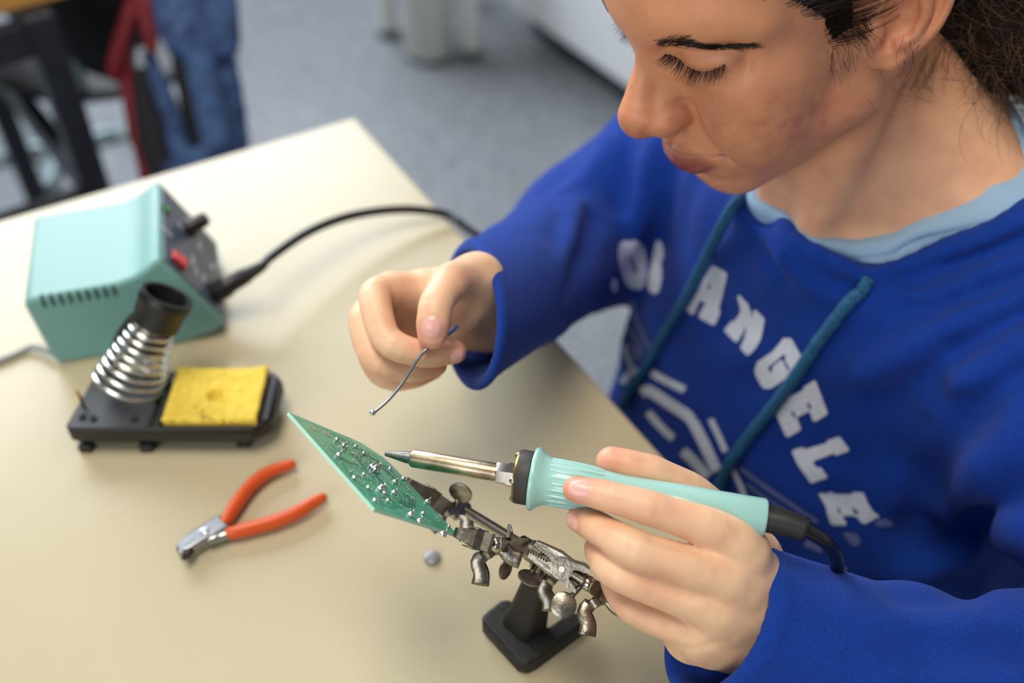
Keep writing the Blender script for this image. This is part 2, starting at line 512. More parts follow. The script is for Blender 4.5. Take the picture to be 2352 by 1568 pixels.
top = np.stack([X + jx, Y + jy, Zt], -1).reshape(-1, 3); bot = np.stack([X * .98 + .0006, Y * .98 + .0005, 0 * Zt + .0003], -1).reshape(-1, 3)
I = np.arange(nx * ny).reshape(nx, ny); M_ = nx * ny
F = [[I[i, j], I[i + 1, j], I[i + 1, j + 1], I[i, j + 1]] for i in range(nx - 1) for j in range(ny - 1)]
rim = list(I[:, 0]) + list(I[-1, 1:]) + list(I[::-1, -1][1:]) + list(I[0, ::-1][1:-1])
F += [[rim[k], rim[k] + M_, rim[(k + 1) % len(rim)] + M_, rim[(k + 1) % len(rim)]] for k in range(len(rim))]
F.append([r + M_ for r in rim][::-1])
build('foam', (np.concatenate([top, bot]), [[int(a) for a in q] for q in F]), m_sponge, sponge)

# ================================================================== diagonal cutters
m_orange = mat('orange_dip', lin(214, 84, 32), rough=0.36)
m_steel = mat('brushed_steel', lin(176, 178, 182), rough=0.33, metal=1.0, bump=(300, 0.15))
m_cav = mat('recess_shade_and_seam', lin(58, 50, 44), rough=0.5, metal=0.6)
pl = thing('diagonal_cutters', on(505, 1225), 'open diagonal cutters with orange dipped handles lying on the table', 'pliers')
hz = TZ + .0068
for pts in ([(508, 1212), (524, 1188), (545, 1156), (572, 1120), (606, 1091), (645, 1073), (681, 1064)], [(520, 1226), (545, 1221), (590, 1209), (640, 1195), (688, 1174), (722, 1153), (751, 1138)]):
    q = spline([on(a, b, hz) for a, b in pts], 34)
    r = np.interp(np.linspace(0, 1, 34), [0, .12, .3, .65, .9, .97, 1], [.0040, .0050, .0056, .0054, .0044, .0034, .0012])
    build('handle', tube(q, r, 14, flat=.8), m_orange, pl, world=True)
    build('handle_shank', tube(spline([on(478, 1240, hz), on(495, 1226 if pts[0][0] == 508 else 1236, hz), q[2]], 8), .0032, 10), m_steel, pl, world=True)
outl = [(411, 1284), (416, 1268), (434, 1251), (450, 1240), (476, 1224), (500, 1208), (512, 1203), (518, 1215), (536, 1231), (507, 1246), (476, 1264), (446, 1283), (422, 1290)]
P2 = np.array([on(a, b, TZ)[:2] for a, b in outl]); area2 = np.sum(P2[:, 0] * np.roll(P2[:, 1], -1) - np.roll(P2[:, 0], -1) * P2[:, 1])
if area2 < 0: P2 = P2[::-1]
head_ = build('jaw_head', prism([tuple(x) for x in P2], TZ + .0016, TZ + .0112), m_steel, pl, world=True, bevel=(.0016, 2), auto=50)
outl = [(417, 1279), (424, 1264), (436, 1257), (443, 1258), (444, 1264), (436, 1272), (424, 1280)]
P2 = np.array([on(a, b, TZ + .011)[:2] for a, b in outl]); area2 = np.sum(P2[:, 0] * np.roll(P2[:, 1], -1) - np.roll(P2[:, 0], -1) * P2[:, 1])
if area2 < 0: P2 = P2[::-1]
build('recess_shade', prism([tuple(x) for x in P2], TZ + .0085, TZ + .0114), m_cav, head_, world=True)  # dark raised plate stands in for the shade of the hollow
a, b = on(446, 1268, TZ + .0113), on(503, 1228, TZ + .0113)
build('joint_seam', tube([a, b], .0004, 6), m_cav, head_, world=True)
build('rivet', lathe([(.0028, .011), (.0028, .0117), (.002, .012), (0, .012)], on(478, 1243), (0, 0, 1), 16), m_steel, head_, world=True, auto=40)

# --- clear plastic disc
m_clear = mat('clear_plastic', lin(240, 240, 246), rough=0.12, trans=0.75, bump=(220, 0.8))
dc = on(993, 1283)
disc = build('plastic_disc', lathe([(.0040, 0), (.0052, .0006), (.0054, .0016), (.0046, .0024), (.0020, .0021), (0, .0026)], dc, (0, 0, 1), 26), m_clear)
tag(disc, 'small clear plastic disc lying under the circuit board', 'disc')
# ================================================================== circuit board
m_pcb = mat('green_solder_mask', lin(62, 178, 142), rough=0.26, noise=(120, lin(44, 152, 122), 0.3), coat=0.2)
m_pcb_edge = mat('fibreglass_edge', lin(168, 214, 196), rough=0.45)
m_trace = mat('masked_trace', lin(30, 112, 92), rough=0.25)
m_trace_l = mat('masked_trace_light', lin(108, 186, 156), rough=0.25)
m_pad = mat('tinned_pad', lin(205, 200, 178), rough=0.3, metal=0.9)
m_solder = mat('solder', lin(226, 228, 230), rough=0.12, metal=1.0)
KA, KB, KC = at(663, 946, .4905), at(861, 1168, .449), at(1094, 1273, .500)
BX = nrm(KB - KA); BY = KC - KB; BY = nrm(BY - BX * (BX @ BY)); BZ = np.cross(BX, BY)
if BZ @ (CAM - KB) < 0:
    BZ = -BZ
LX = np.linalg.norm(KB - KA); LY = abs((KC - KB) @ BY)
pcb = thing('circuit_board', KA, 'green printed circuit board with solder joints held by the clips', 'circuit board', x=BX, z=BZ)
sy = 1.0 if np.cross(BZ, BX) @ BY > 0 else -1.0   # local y runs towards the clips with this sign
th = .0016
poly = [(0, 0), (LX, 0), (LX, sy * LY), (LX * .20, sy * LY), (LX * .14, sy * LY * .965), (LX * .03, sy * LY * .80)]
if sy < 0: poly = poly[::-1]
board = build('board', prism(poly, -th, 0), m_pcb, pcb, smooth=False)
board.data.materials.append(m_pcb_edge)
for f in board.data.polygons:
    if abs(f.normal.z) < .5: f.material_index = 1
R2 = random.Random(11)


def ribbon(pts, w, z):
    V, F = [], []
    for (x0, y0), (x1, y1) in zip(pts, pts[1:]):
        d = math.hypot(x1 - x0, y1 - y0)
        if d < 1e-7: continue
        nx_, ny_ = -(y1 - y0) / d * w / 2, (x1 - x0) / d * w / 2
        b = len(V)
        V += [(x0 + nx_, y0 + ny_, z), (x1 + nx_, y1 + ny_, z), (x1 - nx_, y1 - ny_, z), (x0 - nx_, y0 - ny_, z)]
        F.append([b, b + 1, b + 2, b + 3] if True else 0)
    return V, F


def inside(x, y):
    return .002 < x < LX - .002 and .002 < y < LY - .0025 and (x > LX * .16 or y < LY * .78)


tr = {0: [], 1: []}
for bundle in range(70):
    x, y = R2.uniform(.004, LX - .004), R2.uniform(.004, LY - .004)
    k = R2.choice((1, 2, 3, 5)); d = R2.choice(range(8)); pts = [(x, y)]
    for step in range(R2.randint(2, 5)):
        L = R2.uniform(.003, .014); a = d * math.pi / 4
        pts.append((pts[-1][0] + L * math.cos(a), pts[-1][1] + L * math.sin(a))); d += R2.choice((-1, 1))
    for q in range(k):
        p2 = [(px + q * .0011, py + q * .0009) for px, py in pts]
        if all(inside(*c) for c in p2):
            tr[0 if R2.random() < .55 else 1].append(ribbon([(px, sy * py) for px, py in p2], R2.choice((.00035, .0005, .0008)), .00006))
for (x0, y0, x1, y1) in ((.002, .003, .002, .05), (.0035, .003, .0035, .046), (.005, .004, .03, .004), (LX - .003, .004, LX - .003, LY - .006), (LX - .005, .02, LX - .005, LY - .02)):
    tr[1].append(ribbon([(x0, sy * y0), (x1, sy * y1)], .0007, .00006))
for i, mt in ((0, m_trace), (1, m_trace_l)):
    V = []; F = []
    for v, f in tr[i]:
        b = len(V); V += v; F += [[k + b for k in q] for q in f]
    tag(build('copper_traces', (V, F), mt, board, smooth=False), kind='stuff')
for hx, hy in ((.008, .012), (.009, .022)):
    build('mounting_pad', lathe([(.0012, 0), (.0024, .0001), (.0024, .00012), (.0012, .00014)], (hx, sy * hy, 0), (0, 0, 1), 18), m_pad, board, auto=40)
V = []; F = []
for k in range(90):
    x, y = R2.uniform(.006, LX - .005), R2.uniform(.006, LY - .005)
    if inside(x, y):
        g = lathe([(R2.uniform(.0004, .0009), .00008), (.0003, .0003), (0, .0003)], (x, sy * y, 0), (0, 0, 1), 6)
        b = len(V); V += g[0].tolist(); F += [[q + b for q in f] for f in g[1]]
tag(build('small_pads', (V, F), m_pad, board), kind='stuff')


def onboard(px, py):
    r = ray(px, py); P = CAM + r * (((KA - CAM) @ BZ) / (r @ BZ)); return toloc(pcb, P)


for px, py, s in ((773, 1011, 1), (789, 1025, 1.1), (777, 1047, 1.1), (816, 1026, .8), (835, 1042, .8), (861, 1081, 1.9), (853, 1073, 1.2), (813, 1098, .8), (895, 1077, .8), (907, 1108, 1.1), (876, 1121, 1.2), (882, 1133, 1.0), (873, 1125, 1.4), (904, 1133, 1.1), (860, 1150, .8), (981, 1154, 1.2), (971, 1180, .9), (942, 1184, 1.2), (962, 1199, 1.2), (1016, 1229, 1.4), (1052, 1240, 1.1), (1049, 1224, .8), (926, 1100, .9), (845, 1120, .7), (890, 1150, .7), (1030, 1210, .7), (835, 1090, .7)):
    q = onboard(px, py)
    r0 = .00125 * s
    j = build('solder_joint', lathe([(r0 * 1.15, 0), (r0 * 1.1, r0 * .35), (r0 * .8, r0 * .95), (r0 * .45, r0 * 1.35), (0, r0 * 1.45)], (q[0], q[1], .00005), (0, 0, 1), 12), m_solder, pcb)
    if s > 1.05:
        a = R2.uniform(0, 6.28)
        build('clipped_lead', tube([(q[0], q[1], r0), (q[0] + .0004 * math.cos(a), q[1] + .0004 * math.sin(a), r0 * 2.4)], .00032, 6), m_metal, j)
for k in range(9):   # component bodies on the far side of the board
    x, y = R2.uniform(.015, LX - .015), R2.uniform(.012, LY - .018)
    build('component', box((x, sy * y, -th - .0025), (R2.choice((.006, .01)), .004, .005)), m_black, pcb, smooth=False)

# ================================================================== helping hands
m_iron = mat('black_cast_iron', lin(20, 19, 19), rough=0.6, noise=(80, lin(29, 28, 27), 0.3), bump=(260, 0.5))
hb = on(1205, 1470)
hh_ = thing('helping_hands', hb, 'helping-hand clamp with black cast base and nickel clips', 'helping hands')


def gp(px, py, z=0.0):
    return on(px, py, TZ + z)


# V-shaped foot, outlined on its top face 15 mm above the table
FT = .013
outl = [(1120, 1400), (1150, 1376), (1172, 1374), (1215, 1420), (1240, 1440), (1262, 1436), (1307, 1405), (1328, 1404), (1343, 1416), (1345, 1432), (1235, 1512), (1212, 1524), (1190, 1518), (1108, 1428), (1106, 1412)]
P2 = np.array([gp(a, b, FT)[:2] for a, b in outl])
if np.sum(P2[:, 0] * np.roll(P2[:, 1], -1) - np.roll(P2[:, 0], -1) * P2[:, 1]) < 0: P2 = P2[::-1]
foot = build('cast_foot', prism([tuple(x) for x in P2], TZ, TZ + FT), m_iron, hh_, world=True, bevel=(.003, 3), auto=50)
b4 = [gp(1150, 1428, FT)[:2], gp(1203, 1476, FT)[:2], gp(1256, 1438, FT)[:2], gp(1192, 1385, FT)[:2]]
pc = np.mean(b4, axis=0)
POST = np.array([pc[0], pc[1], 0])
zz = (.760, .775, .795, .812, .8175)
sc_ = (1.12, .98, .84, .74, .64)
# lean the upright towards its head, seen at (1236, 1330)
hd = on(1238, 1322, .8175)
VV = []
for z, s in zip(zz, sc_):
    u = (z - .760) / (.8175 - .760); c2 = pc * (1 - u) + hd[:2] * u
    for q in b4: VV.append((*(c2 + (np.array(q) - pc) * s), z))
FF = [[0, 1, 2, 3][::-1], [16, 17, 18, 19]] + [[4 * l + i, 4 * l + (i + 1) % 4, 4 * l + 4 + (i + 1) % 4, 4 * l + 4 + i] for l in range(4) for i in range(4)]
if np.cross(np.array(b4[1]) - b4[0], np.array(b4[2]) - b4[1]) < 0: FF = [f[::-1] for f in FF]
up_ = build('upright', (np.array(VV), FF), m_iron, hh_, world=True, bevel=(.0035, 3), auto=55)

R0_, R1_ = at(1062, 1168, .575), at(1398, 1372, .522)
RD = nrm(R1_ - R0_)
build('cross_rod', tube([R0_, R1_], .0030, 14), m_metal, hh_, world=True, auto=50)
vdir = nrm(CAM - (R0_ + R1_) / 2)
RU = nrm(np.cross(RD, np.cross((0, 0, 1.0), RD)))


def rodpt(px, py):
    """point of the rod nearest to a pixel"""
    best = min(np.linspace(0, 1, 400), key=lambda t: np.hypot(*(proj2(R0_ + (R1_ - R0_) * t) - (px, py))))
    return R0_ + (R1_ - R0_) * best


def proj2(P):
    d = np.asarray(P) - CAM; z = d @ FWV
    return np.array([1176 + FPX * (d @ RT) / z, 784 - FPX * (d @ UPV) / z])


def thumb_screw(p, d, L=.012, r=.0055, parent=hh_, face=None):
    """threaded shank from p along d ending in a flat oval thumb plate"""
    d = nrm(d)
    n = 26; prof = [(.0013 + (.00035 if i % 2 else 0), L * i / n) for i in range(n + 1)]
    sc = build('thumb_screw', lathe(prof, p, d, 10), m_metal_d, parent, world=True)
    c = np.asarray(p) + d * (L + r * .85)
    nface = nrm(vdir if face is None else face); nface = nrm(nface - d * (nface @ d))
    g = lathe([(r * .9, -.0008), (r, -.0004), (r, .0004), (r * .9, .0008)], c, nface, 22)
    build('thumb_plate', g, m_metal_d, sc, world=True, auto=40)
    return sc


def wing(p, d, side, parent=hh_):
    """bent wing nut"""
    d = nrm(d); side = nrm(np.asarray(side) - d * (np.asarray(side) @ d))
    w = build('wing_nut', lathe([(.0020, -.001), (.0032, 0), (.0028, .004), (.0018, .0046)], p, d, 12), m_metal_d, parent, world=True, auto=40)
    for s in (-1, 1):
        q = spline([p + d * .001 + side * s * .002, p + d * .003 + side * s * .0070, p + d * .009 + side * s * .0085, p + d * .0135 + side * s * .0120], 10)
        build('wing', tube(q, np.linspace(.0011, .0014, 10), 8, flat=3.2, up=np.cross(d, side)), m_metal_d, w, world=True)
    return w


def jaw(o, d, u, L, w, teeth, flip=1):
    """one jaw of an alligator clip: channel-shaped sheet, toothed lip; o hinge, d towards the mouth, u outwards"""
    d = nrm(d); u = nrm(np.asarray(u) - d * (np.asarray(u) @ d)); s = np.cross(d, u)
    prof = [(-.62 * L, .0078), (-.45 * L, .0080), (-.15 * L, .0058), (.25 * L, .0060), (.8 * L, .0038), (L, .0028)]
    low = []
    nT = teeth
    for k in range(nT):
        a = L - (k + .0) * (L * .55 / nT); b = L - (k + .5) * (L * .55 / nT)
        low += [(a, .0), (b, .0009)]
    low += [(.42 * L, .0), (.15 * L, -.0024), (-.1 * L, -.0022), (-.3 * L, .0034), (-.62 * L, .0064)]
    ring = prof + low
    n = len(ring); V = []; F = []
    for sgn in (-1, 1):
        for x, h in ring:
            ww = w * (1 - .45 * max(0, x / L)) / 2
            V.append(o + d * x + u * h + s * sgn * ww)
    V = np.array(V)
    m_ = n
    F.append(list(range(n))); F.append(list(range(n, 2 * n))[::-1])
    for i in range(n):
        F.append([i, n + i, n + (i + 1) % n, (i + 1) % n])
    return V, F


def clip(tip, hinge, up, opening, L_scale=1.0):
    d = nrm(np.asarray(tip) - hinge); L = np.linalg.norm(np.asarray(tip) - hinge)
    up = nrm(np.asarray(up) - d * (np.asarray(up) @ d))
    c = build('alligator_clip', jaw(np.asarray(hinge), nrm(d + up * opening), up, L, .0092, 7), m_metal_d, hh_, world=True, smooth=False)
    build('lower_jaw', jaw(np.asarray(hinge), nrm(d - up * opening), -up, L, .0084, 7), m_metal_d, c, world=True, smooth=False)
    s = np.cross(d, up)
    build('hinge_pin', tube([hinge - s * .0056, hinge + s * .0056], .0015, 10), m_metal, c, world=True, auto=40)
    for k in (-1, 1):
        build('hinge_ear', lathe([(.0056, 0), (.0056, .0006), (.0016, .0007)], hinge + s * k * .0046, s * k, 18), m_metal_d, c, world=True, auto=40)
    q0 = hinge - d * L * .5
    build('barrel', tube([q0 + d * .008, q0 - d * .006], .0030, 12), m_metal_d, c, world=True, auto=40)
    return c, q0 - d * .006


def link(p, q, up, w=.0075):
    """two side plates clamping a ball at each end"""
    p = np.asarray(p); q = np.asarray(q); d = nrm(q - p); up = nrm(np.asarray(up) - d * (np.asarray(up) @ d)); s = np.cross(d, up)
    L = np.linalg.norm(q - p)
    a = np.linspace(math.pi / 2, 3 * math.pi / 2, 9)
    pl_ = [(w / 2 * math.cos(t), w / 2 * math.sin(t)) for t in a] + [(L + w / 2 * math.cos(t + math.pi), w / 2 * math.sin(t + math.pi)) for t in a]
    g = None
    lk = None
    for k in (-1, 1):
        v, f = prism(pl_, -.0006, .0006)
        v = p + v[:, :1] * d + v[:, 1:2] * s + (v[:, 2:3] + k * .0034) * up
        o = build('joint_plate', (v, f), m_metal_d, hh_, world=True, smooth=False, bevel=(.0005, 2))
        lk = lk or o
    for c in (p, q):
        build('joint_ball', ball(c, .0040, 12, 16), m_metal, hh_, world=True)
    return lk


# clip gripping the lower corner of the board
t1 = at(1046, 1222, .5005)
h1_ = at(1092, 1236, .5035)
c1, e1_ = clip(t1, h1_, vdir, .06)
j1 = at(1196, 1252, .545)
link(e1_, j1, vdir)
thumb_screw((e1_ + j1) / 2 + vdir * .0035, at(1133, 1195, .512) - at(1131, 1222, .519), .0075, .0042, face=(1, 0.2, .3))
thumb_screw(at(1190, 1258, .538), at(1165, 1300, .532) - at(1190, 1258, .538), .0085, .0058, face=(1, -.6, .3))
wing(at(1118, 1262, .512), at(1136, 1292, .512) - at(1118, 1262, .512), (1, 0, 0))
# clip behind the far edge of the board
t2 = at(935, 1106, .553)
h2_ = at(985, 1140, .560)
c2_, e2_ = clip(t2, h2_, vdir, .05)
link(e2_, R0_, vdir)
thumb_screw((e2_ + R0_) / 2 + vdir * .003, at(1062, 1142, .560) - at(1052, 1168, .566), .008, .0068)
wing((e2_ + R0_) / 2 - vdir * .004, at(1030, 1200, .57) - at(1036, 1170, .57), (1, 0, .2))
thumb_screw(R0_ - vdir * .002, at(1030, 1180, .59) - at(1062, 1168, .575), .006, .005)
# free clip with its mouth open above the rod
t3 = at(1222, 1258, .512)
h3_ = at(1292, 1302, .510)
c3, e3_ = clip(t3, h3_, nrm(UPV + np.array([.25, 0, 0])), .10)
j3 = at(1370, 1352, .517)
link(e3_, j3, vdir)
link(j3, R1_ - RD * .001, vdir, .0065)
thumb_screw(at(1334, 1345, .512), at(1300, 1383, .510) - at(1334, 1345, .512), .0072, .0066)
wing(at(1362, 1376, .515), at(1382, 1410, .513) - at(1362, 1376, .515), (1, .4, .1))
# head that clamps the rod on the upright
hc = rodpt(1232, 1270)
top_ = np.array([hd[0], hd[1], .8175])
stem = build('post_stem', tube([top_ - [0, 0, .004], hc], .0042, 14), m_metal_d, hh_, world=True, auto=50)
build('rod_clamp', lathe([(.0050, -.005), (.0060, -.0042), (.0060, .0042), (.0050, .005)], hc, RD, 18), m_metal_d, stem, world=True, auto=40)
thumb_screw(hc + vdir * .001 - UPV * .005, at(1212, 1338, .528) - (hc - UPV * .005), .010, .0066)
wing(at(1262, 1325, .548), at(1285, 1350, .548) - at(1262, 1325, .548), (1, 0, 0))
build('rod_collar', lathe([(.0032, -.003), (.0052, -.0026), (.0052, .0026), (.0032, .003)], rodpt(1205, 1250), RD, 18), m_black, hh_, world=True, auto=40)

# ================================================================== soldering iron
TIP = at(884, 1041, .512); END = at(1758, 1190, .484)
HAX = nrm(END - TIP); HL = np.linalg.norm(END - TIP)
iron = thing('soldering_iron', TIP, 'mint-handled soldering iron with stained metal barrel held over the board', 'soldering iron')
m_barrel = mat('heat_stained_steel', lin(206, 188, 160), rough=0.36, metal=1.0, noise=(70, lin(130, 110, 92), 0.2), bump=(200, 0.15))
m_tip = mat('tinned_tip', lin(150, 152, 150), rough=0.4, metal=1.0, noise=(200, lin(92, 92, 88), 0.3))
m_blackmatt = mat('sooty_black_collar', lin(34, 33, 33), rough=0.55, noise=(180, lin(58, 52, 46), 0.2))


def along(px):
    """distance from the tip to the axis point seen at image column px"""
    ts = np.linspace(0, HL, 800); P = TIP + HAX * ts[:, None]; d = P - CAM
    return ts[np.argmin(abs(1176 + FPX * (d @ RT) / (d @ FWV) - px))]


s1, s2, s3, s4, s5, s6, s7 = [along(x) for x in (944, 952, 1148, 1186, 1192, 1214, 1222)]
build('tip', lathe([(.0006, 0), (.0013, .0004), (.0016, .003), (.0030, s1 - .003), (.0032, s1 + .004)], TIP, HAX, 18), m_tip, iron, world=True, auto=40)
build('barrel', lathe([(.0032, s1 - .0005), (.0040, s1), (.0046, s1 + .0012), (.0046, s3), (.003, s3 + .001)], TIP, HAX, 24), m_barrel, iron, world=True, auto=35)
build('hex_nut', lathe([(.0050, s3 - .002), (.0056, s3 - .001), (.0056, s3 + .004), (.0064, s3 + .0042), (.0064, s4), (.005, s4 + .001)], TIP, HAX, 6), m_metal, iron, world=True, auto=30)
build('heat_flange', lathe([(.006, s4 - .001), (.0128, s4), (.0132, s4 + .0008), (.0128, s4 + .0016)], TIP, HAX, 32), m_brass, iron, world=True, auto=40)
col_ = build('collar', lathe([(.0126, s5 - .0012), (.0134, s5), (.0134, s7 - .0008), (.0126, s7)], TIP, HAX, 36), m_blackmatt, iron, world=True, auto=40)
sdn = nrm(np.cross(HAX, vdir))
for a in (0.15, 1.3, 2.6, 3.7, 5.0):
    c = TIP + HAX * (s5 - .0010) + .0112 * (math.cos(a) * sdn + math.sin(a) * np.cross(HAX, sdn))
    build('collar_screw', ball(c, (.0022, .0022, .0018), 8, 10), m_metal, col_, world=True)
hp = [(.0118, 0), (.0152, .0), (.0158, .0010), (.0155, .0022), (.0138, .0042), (.0122, .0068), (.0114, .0100)]
hp = [(r, s7 + h) for r, h in hp]
for t, r in ((.014, .0114), (.024, .0112), (.034, .0103), (.042, .0096), (.052, .0093), (.070, .0094)):
    hp.append((r, s7 + t))
hp += [(.0094, HL - .0012), (.0086, HL), (.004, HL + .0002)]
handle = build('handle', lathe(hp, TIP, HAX, 44), m_teal2, iron, world=True, auto=50)
Ht = np.array([(h, r) for r, h in hp])
for k in range(22):
    a = 2 * math.pi * k / 22; rad = math.cos(a) * sdn + math.sin(a) * np.cross(HAX, sdn)
    hs = np.linspace(s7 + .0085, s7 + .036, 9); rs = np.interp(hs, Ht[:, 0], Ht[:, 1])
    build('grip_rib', tube([TIP + HAX * h + rad * (r - .0002) for h, r in zip(hs, rs)], np.interp(np.linspace(0, 1, 9), [0, .12, .85, 1], [.0002, .0008, .0007, .0002]), 6), m_teal2, handle, world=True)
rel = spline([TIP + HAX * (HL - .003), at(1800, 1199, .482), at(1852, 1217, .480)], 12)
build('strain_relief', tube(rel, np.linspace(.0068, .0060, 12), 16), m_blackrub, iron, world=True)
m_cable = mat('black_cable', lin(20, 20, 21), rough=0.3)
cab = [rel[-2], rel[-1], at(1896, 1244, .486), at(1921, 1284, .500), at(1917, 1322, .520), at(1890, 1356, .545)]
ed = lambda s, o, z: np.array([*(TC + E2 * s - E1 * o)[:2], z])
bp = lambda l, f, z: np.array([.225, .56, .91]) + l * np.array([.509, -.861, 0]) + f * np.array([-.861, -.509, 0]) + np.array([0, 0, z])
cab += [bp(.17, .138, -.13), bp(.10, .138, -.24), bp(0, .138, -.28), bp(-.12, .138, -.26), bp(-.19, .142, -.19), ed(.285, .016, .752)]
cab += [on(1062, 516, TZ + .006), on(1040, 501, TZ + .006), on(1010, 489, TZ + .010), on(940, 481, TZ + .018), on(860, 486, TZ + .026), on(780, 503, TZ + .034), on(700, 537, TZ + .040), on(625, 588, TZ + .042)]
pe = PLUG0 + PLUGN * .036
cab += [PLUG0 + PLUGN * .043, pe - PLUGN * .004]
cable_path = spline(cab, 220)
build('cable', tube(cable_path, .0037, 12), m_cable, iron, world=True)
build('plug', lathe([(.0085, 0), (.0085, .012), (.0072, .0135), (.0066, .028), (.0052, .034), (.0044, .042), (.0036, .046)], PLUG0, PLUGN, 22), m_black, iron, world=True, auto=40)
# ================================================================== solder wire and blue wire, both pinched in the far hand
m_swire = mat('solder_wire', lin(138, 138, 142), rough=0.36, metal=0.85)
wp = [at(1012, 770, .562), at(985, 796, .5535), at(963, 820, .5520), at(943, 850, .5510), at(921, 884, .5495), at(893, 917, .5475), at(866, 941, .545), at(856, 948, .544)]
sw = thing('solder_wire', wp[-1], 'thin grey solder wire with a bead end pinched in the fist', 'solder wire')
build('wire', tube(spline(wp, 40), .00095, 10), m_swire, sw, world=True)
build('bead', ball(wp[-1], .0017, 10, 12), m_solder, sw, world=True)
m_bluew = mat('blue_insulation', lin(60, 120, 205), rough=0.4)
bw = build('blue_wire', tube([at(1018, 775, .575), at(1034, 764, .573), at(1051, 748, .572)], .0011, 10), m_bluew)
tag(bw, 'short blue wire end sticking out behind the thumb', 'wire')
# ================================================================== implicit-surface modelling kit
def cap(p, a, b, ra, rb=None):
    rb = ra if rb is None else rb
    a = np.asarray(a, float); b = np.asarray(b, float); ba = b - a
    a = a.astype(p.dtype); ba = ba.astype(p.dtype)
    q = p - a
    h = np.clip((q @ ba) * p.dtype.type(1 / (ba @ ba)), 0, 1)
    q -= h[:, None] * ba
    return np.sqrt(np.einsum('ij,ij->i', q, q)) - (p.dtype.type(ra) + p.dtype.type(rb - ra) * h)


def chain(p, pts, rs, k=0.0):
    d = None
    for i in range(len(pts) - 1):
        e = cap(p, pts[i], pts[i + 1], rs[i], rs[i + 1])
        d = e if d is None else (smin(d, e, k) if k else np.minimum(d, e))
    return d


def ell(p, c, r, A=None):
    q = p - np.asarray(c, p.dtype)
    if A is not None: q = q @ np.asarray(A, p.dtype).T
    r = np.asarray(r, p.dtype)
    q = q / r; k0 = np.sqrt(np.einsum('ij,ij->i', q, q))
    q /= r; k1 = np.sqrt(np.einsum('ij,ij->i', q, q))
    return k0 * (k0 - 1) / (k1 + p.dtype.type(1e-9))


def smin(a, b, k):
    h = np.maximum(k - np.abs(a - b), 0)
    return np.minimum(a, b) - h * h * (.25 / k)


def near(d, p, f, lim):
    """smooth features that only matter close to the surface: evaluate f on the points with |d| < lim"""
    i = np.abs(d) < lim
    if i.any():
        d = d.copy(); d[i] = f(d[i], p[i])
    return d


def smax(a, b, k):
    return -smin(-a, -b, k)


def polydist(p, pts):
    d = None
    for i in range(len(pts) - 1):
        e = cap(p, pts[i], pts[i + 1], 0.0)
        d = e if d is None else np.minimum(d, e)
    return d


_perm = np.random.default_rng(3).permutation(256)
_perm = np.concatenate([_perm, _perm, _perm])
_grad = np.random.default_rng(5).normal(size=(256, 3)); _grad = (_grad / np.linalg.norm(_grad, axis=1)[:, None]).astype(np.float32)


def noise3(p):
    i = np.floor(p).astype(np.int32); f = (p - i).astype(np.float32); u = f * f * f * (f * (f * 6 - 15) + 10); i &= 255
    out = 0
    for dx in (0, 1):
        wx = u[:, 0] if dx else 1 - u[:, 0]
        for dy in (0, 1):
            wy = u[:, 1] if dy else 1 - u[:, 1]
            for dz in (0, 1):
                wz = u[:, 2] if dz else 1 - u[:, 2]
                g = _grad[_perm[_perm[_perm[(i[:, 0] + dx) & 255] + ((i[:, 1] + dy) & 255)] + ((i[:, 2] + dz) & 255)]]
                out = out + wx * wy * wz * np.einsum('ij,ij->i', f - np.array((dx, dy, dz), np.float32), g)
    return out


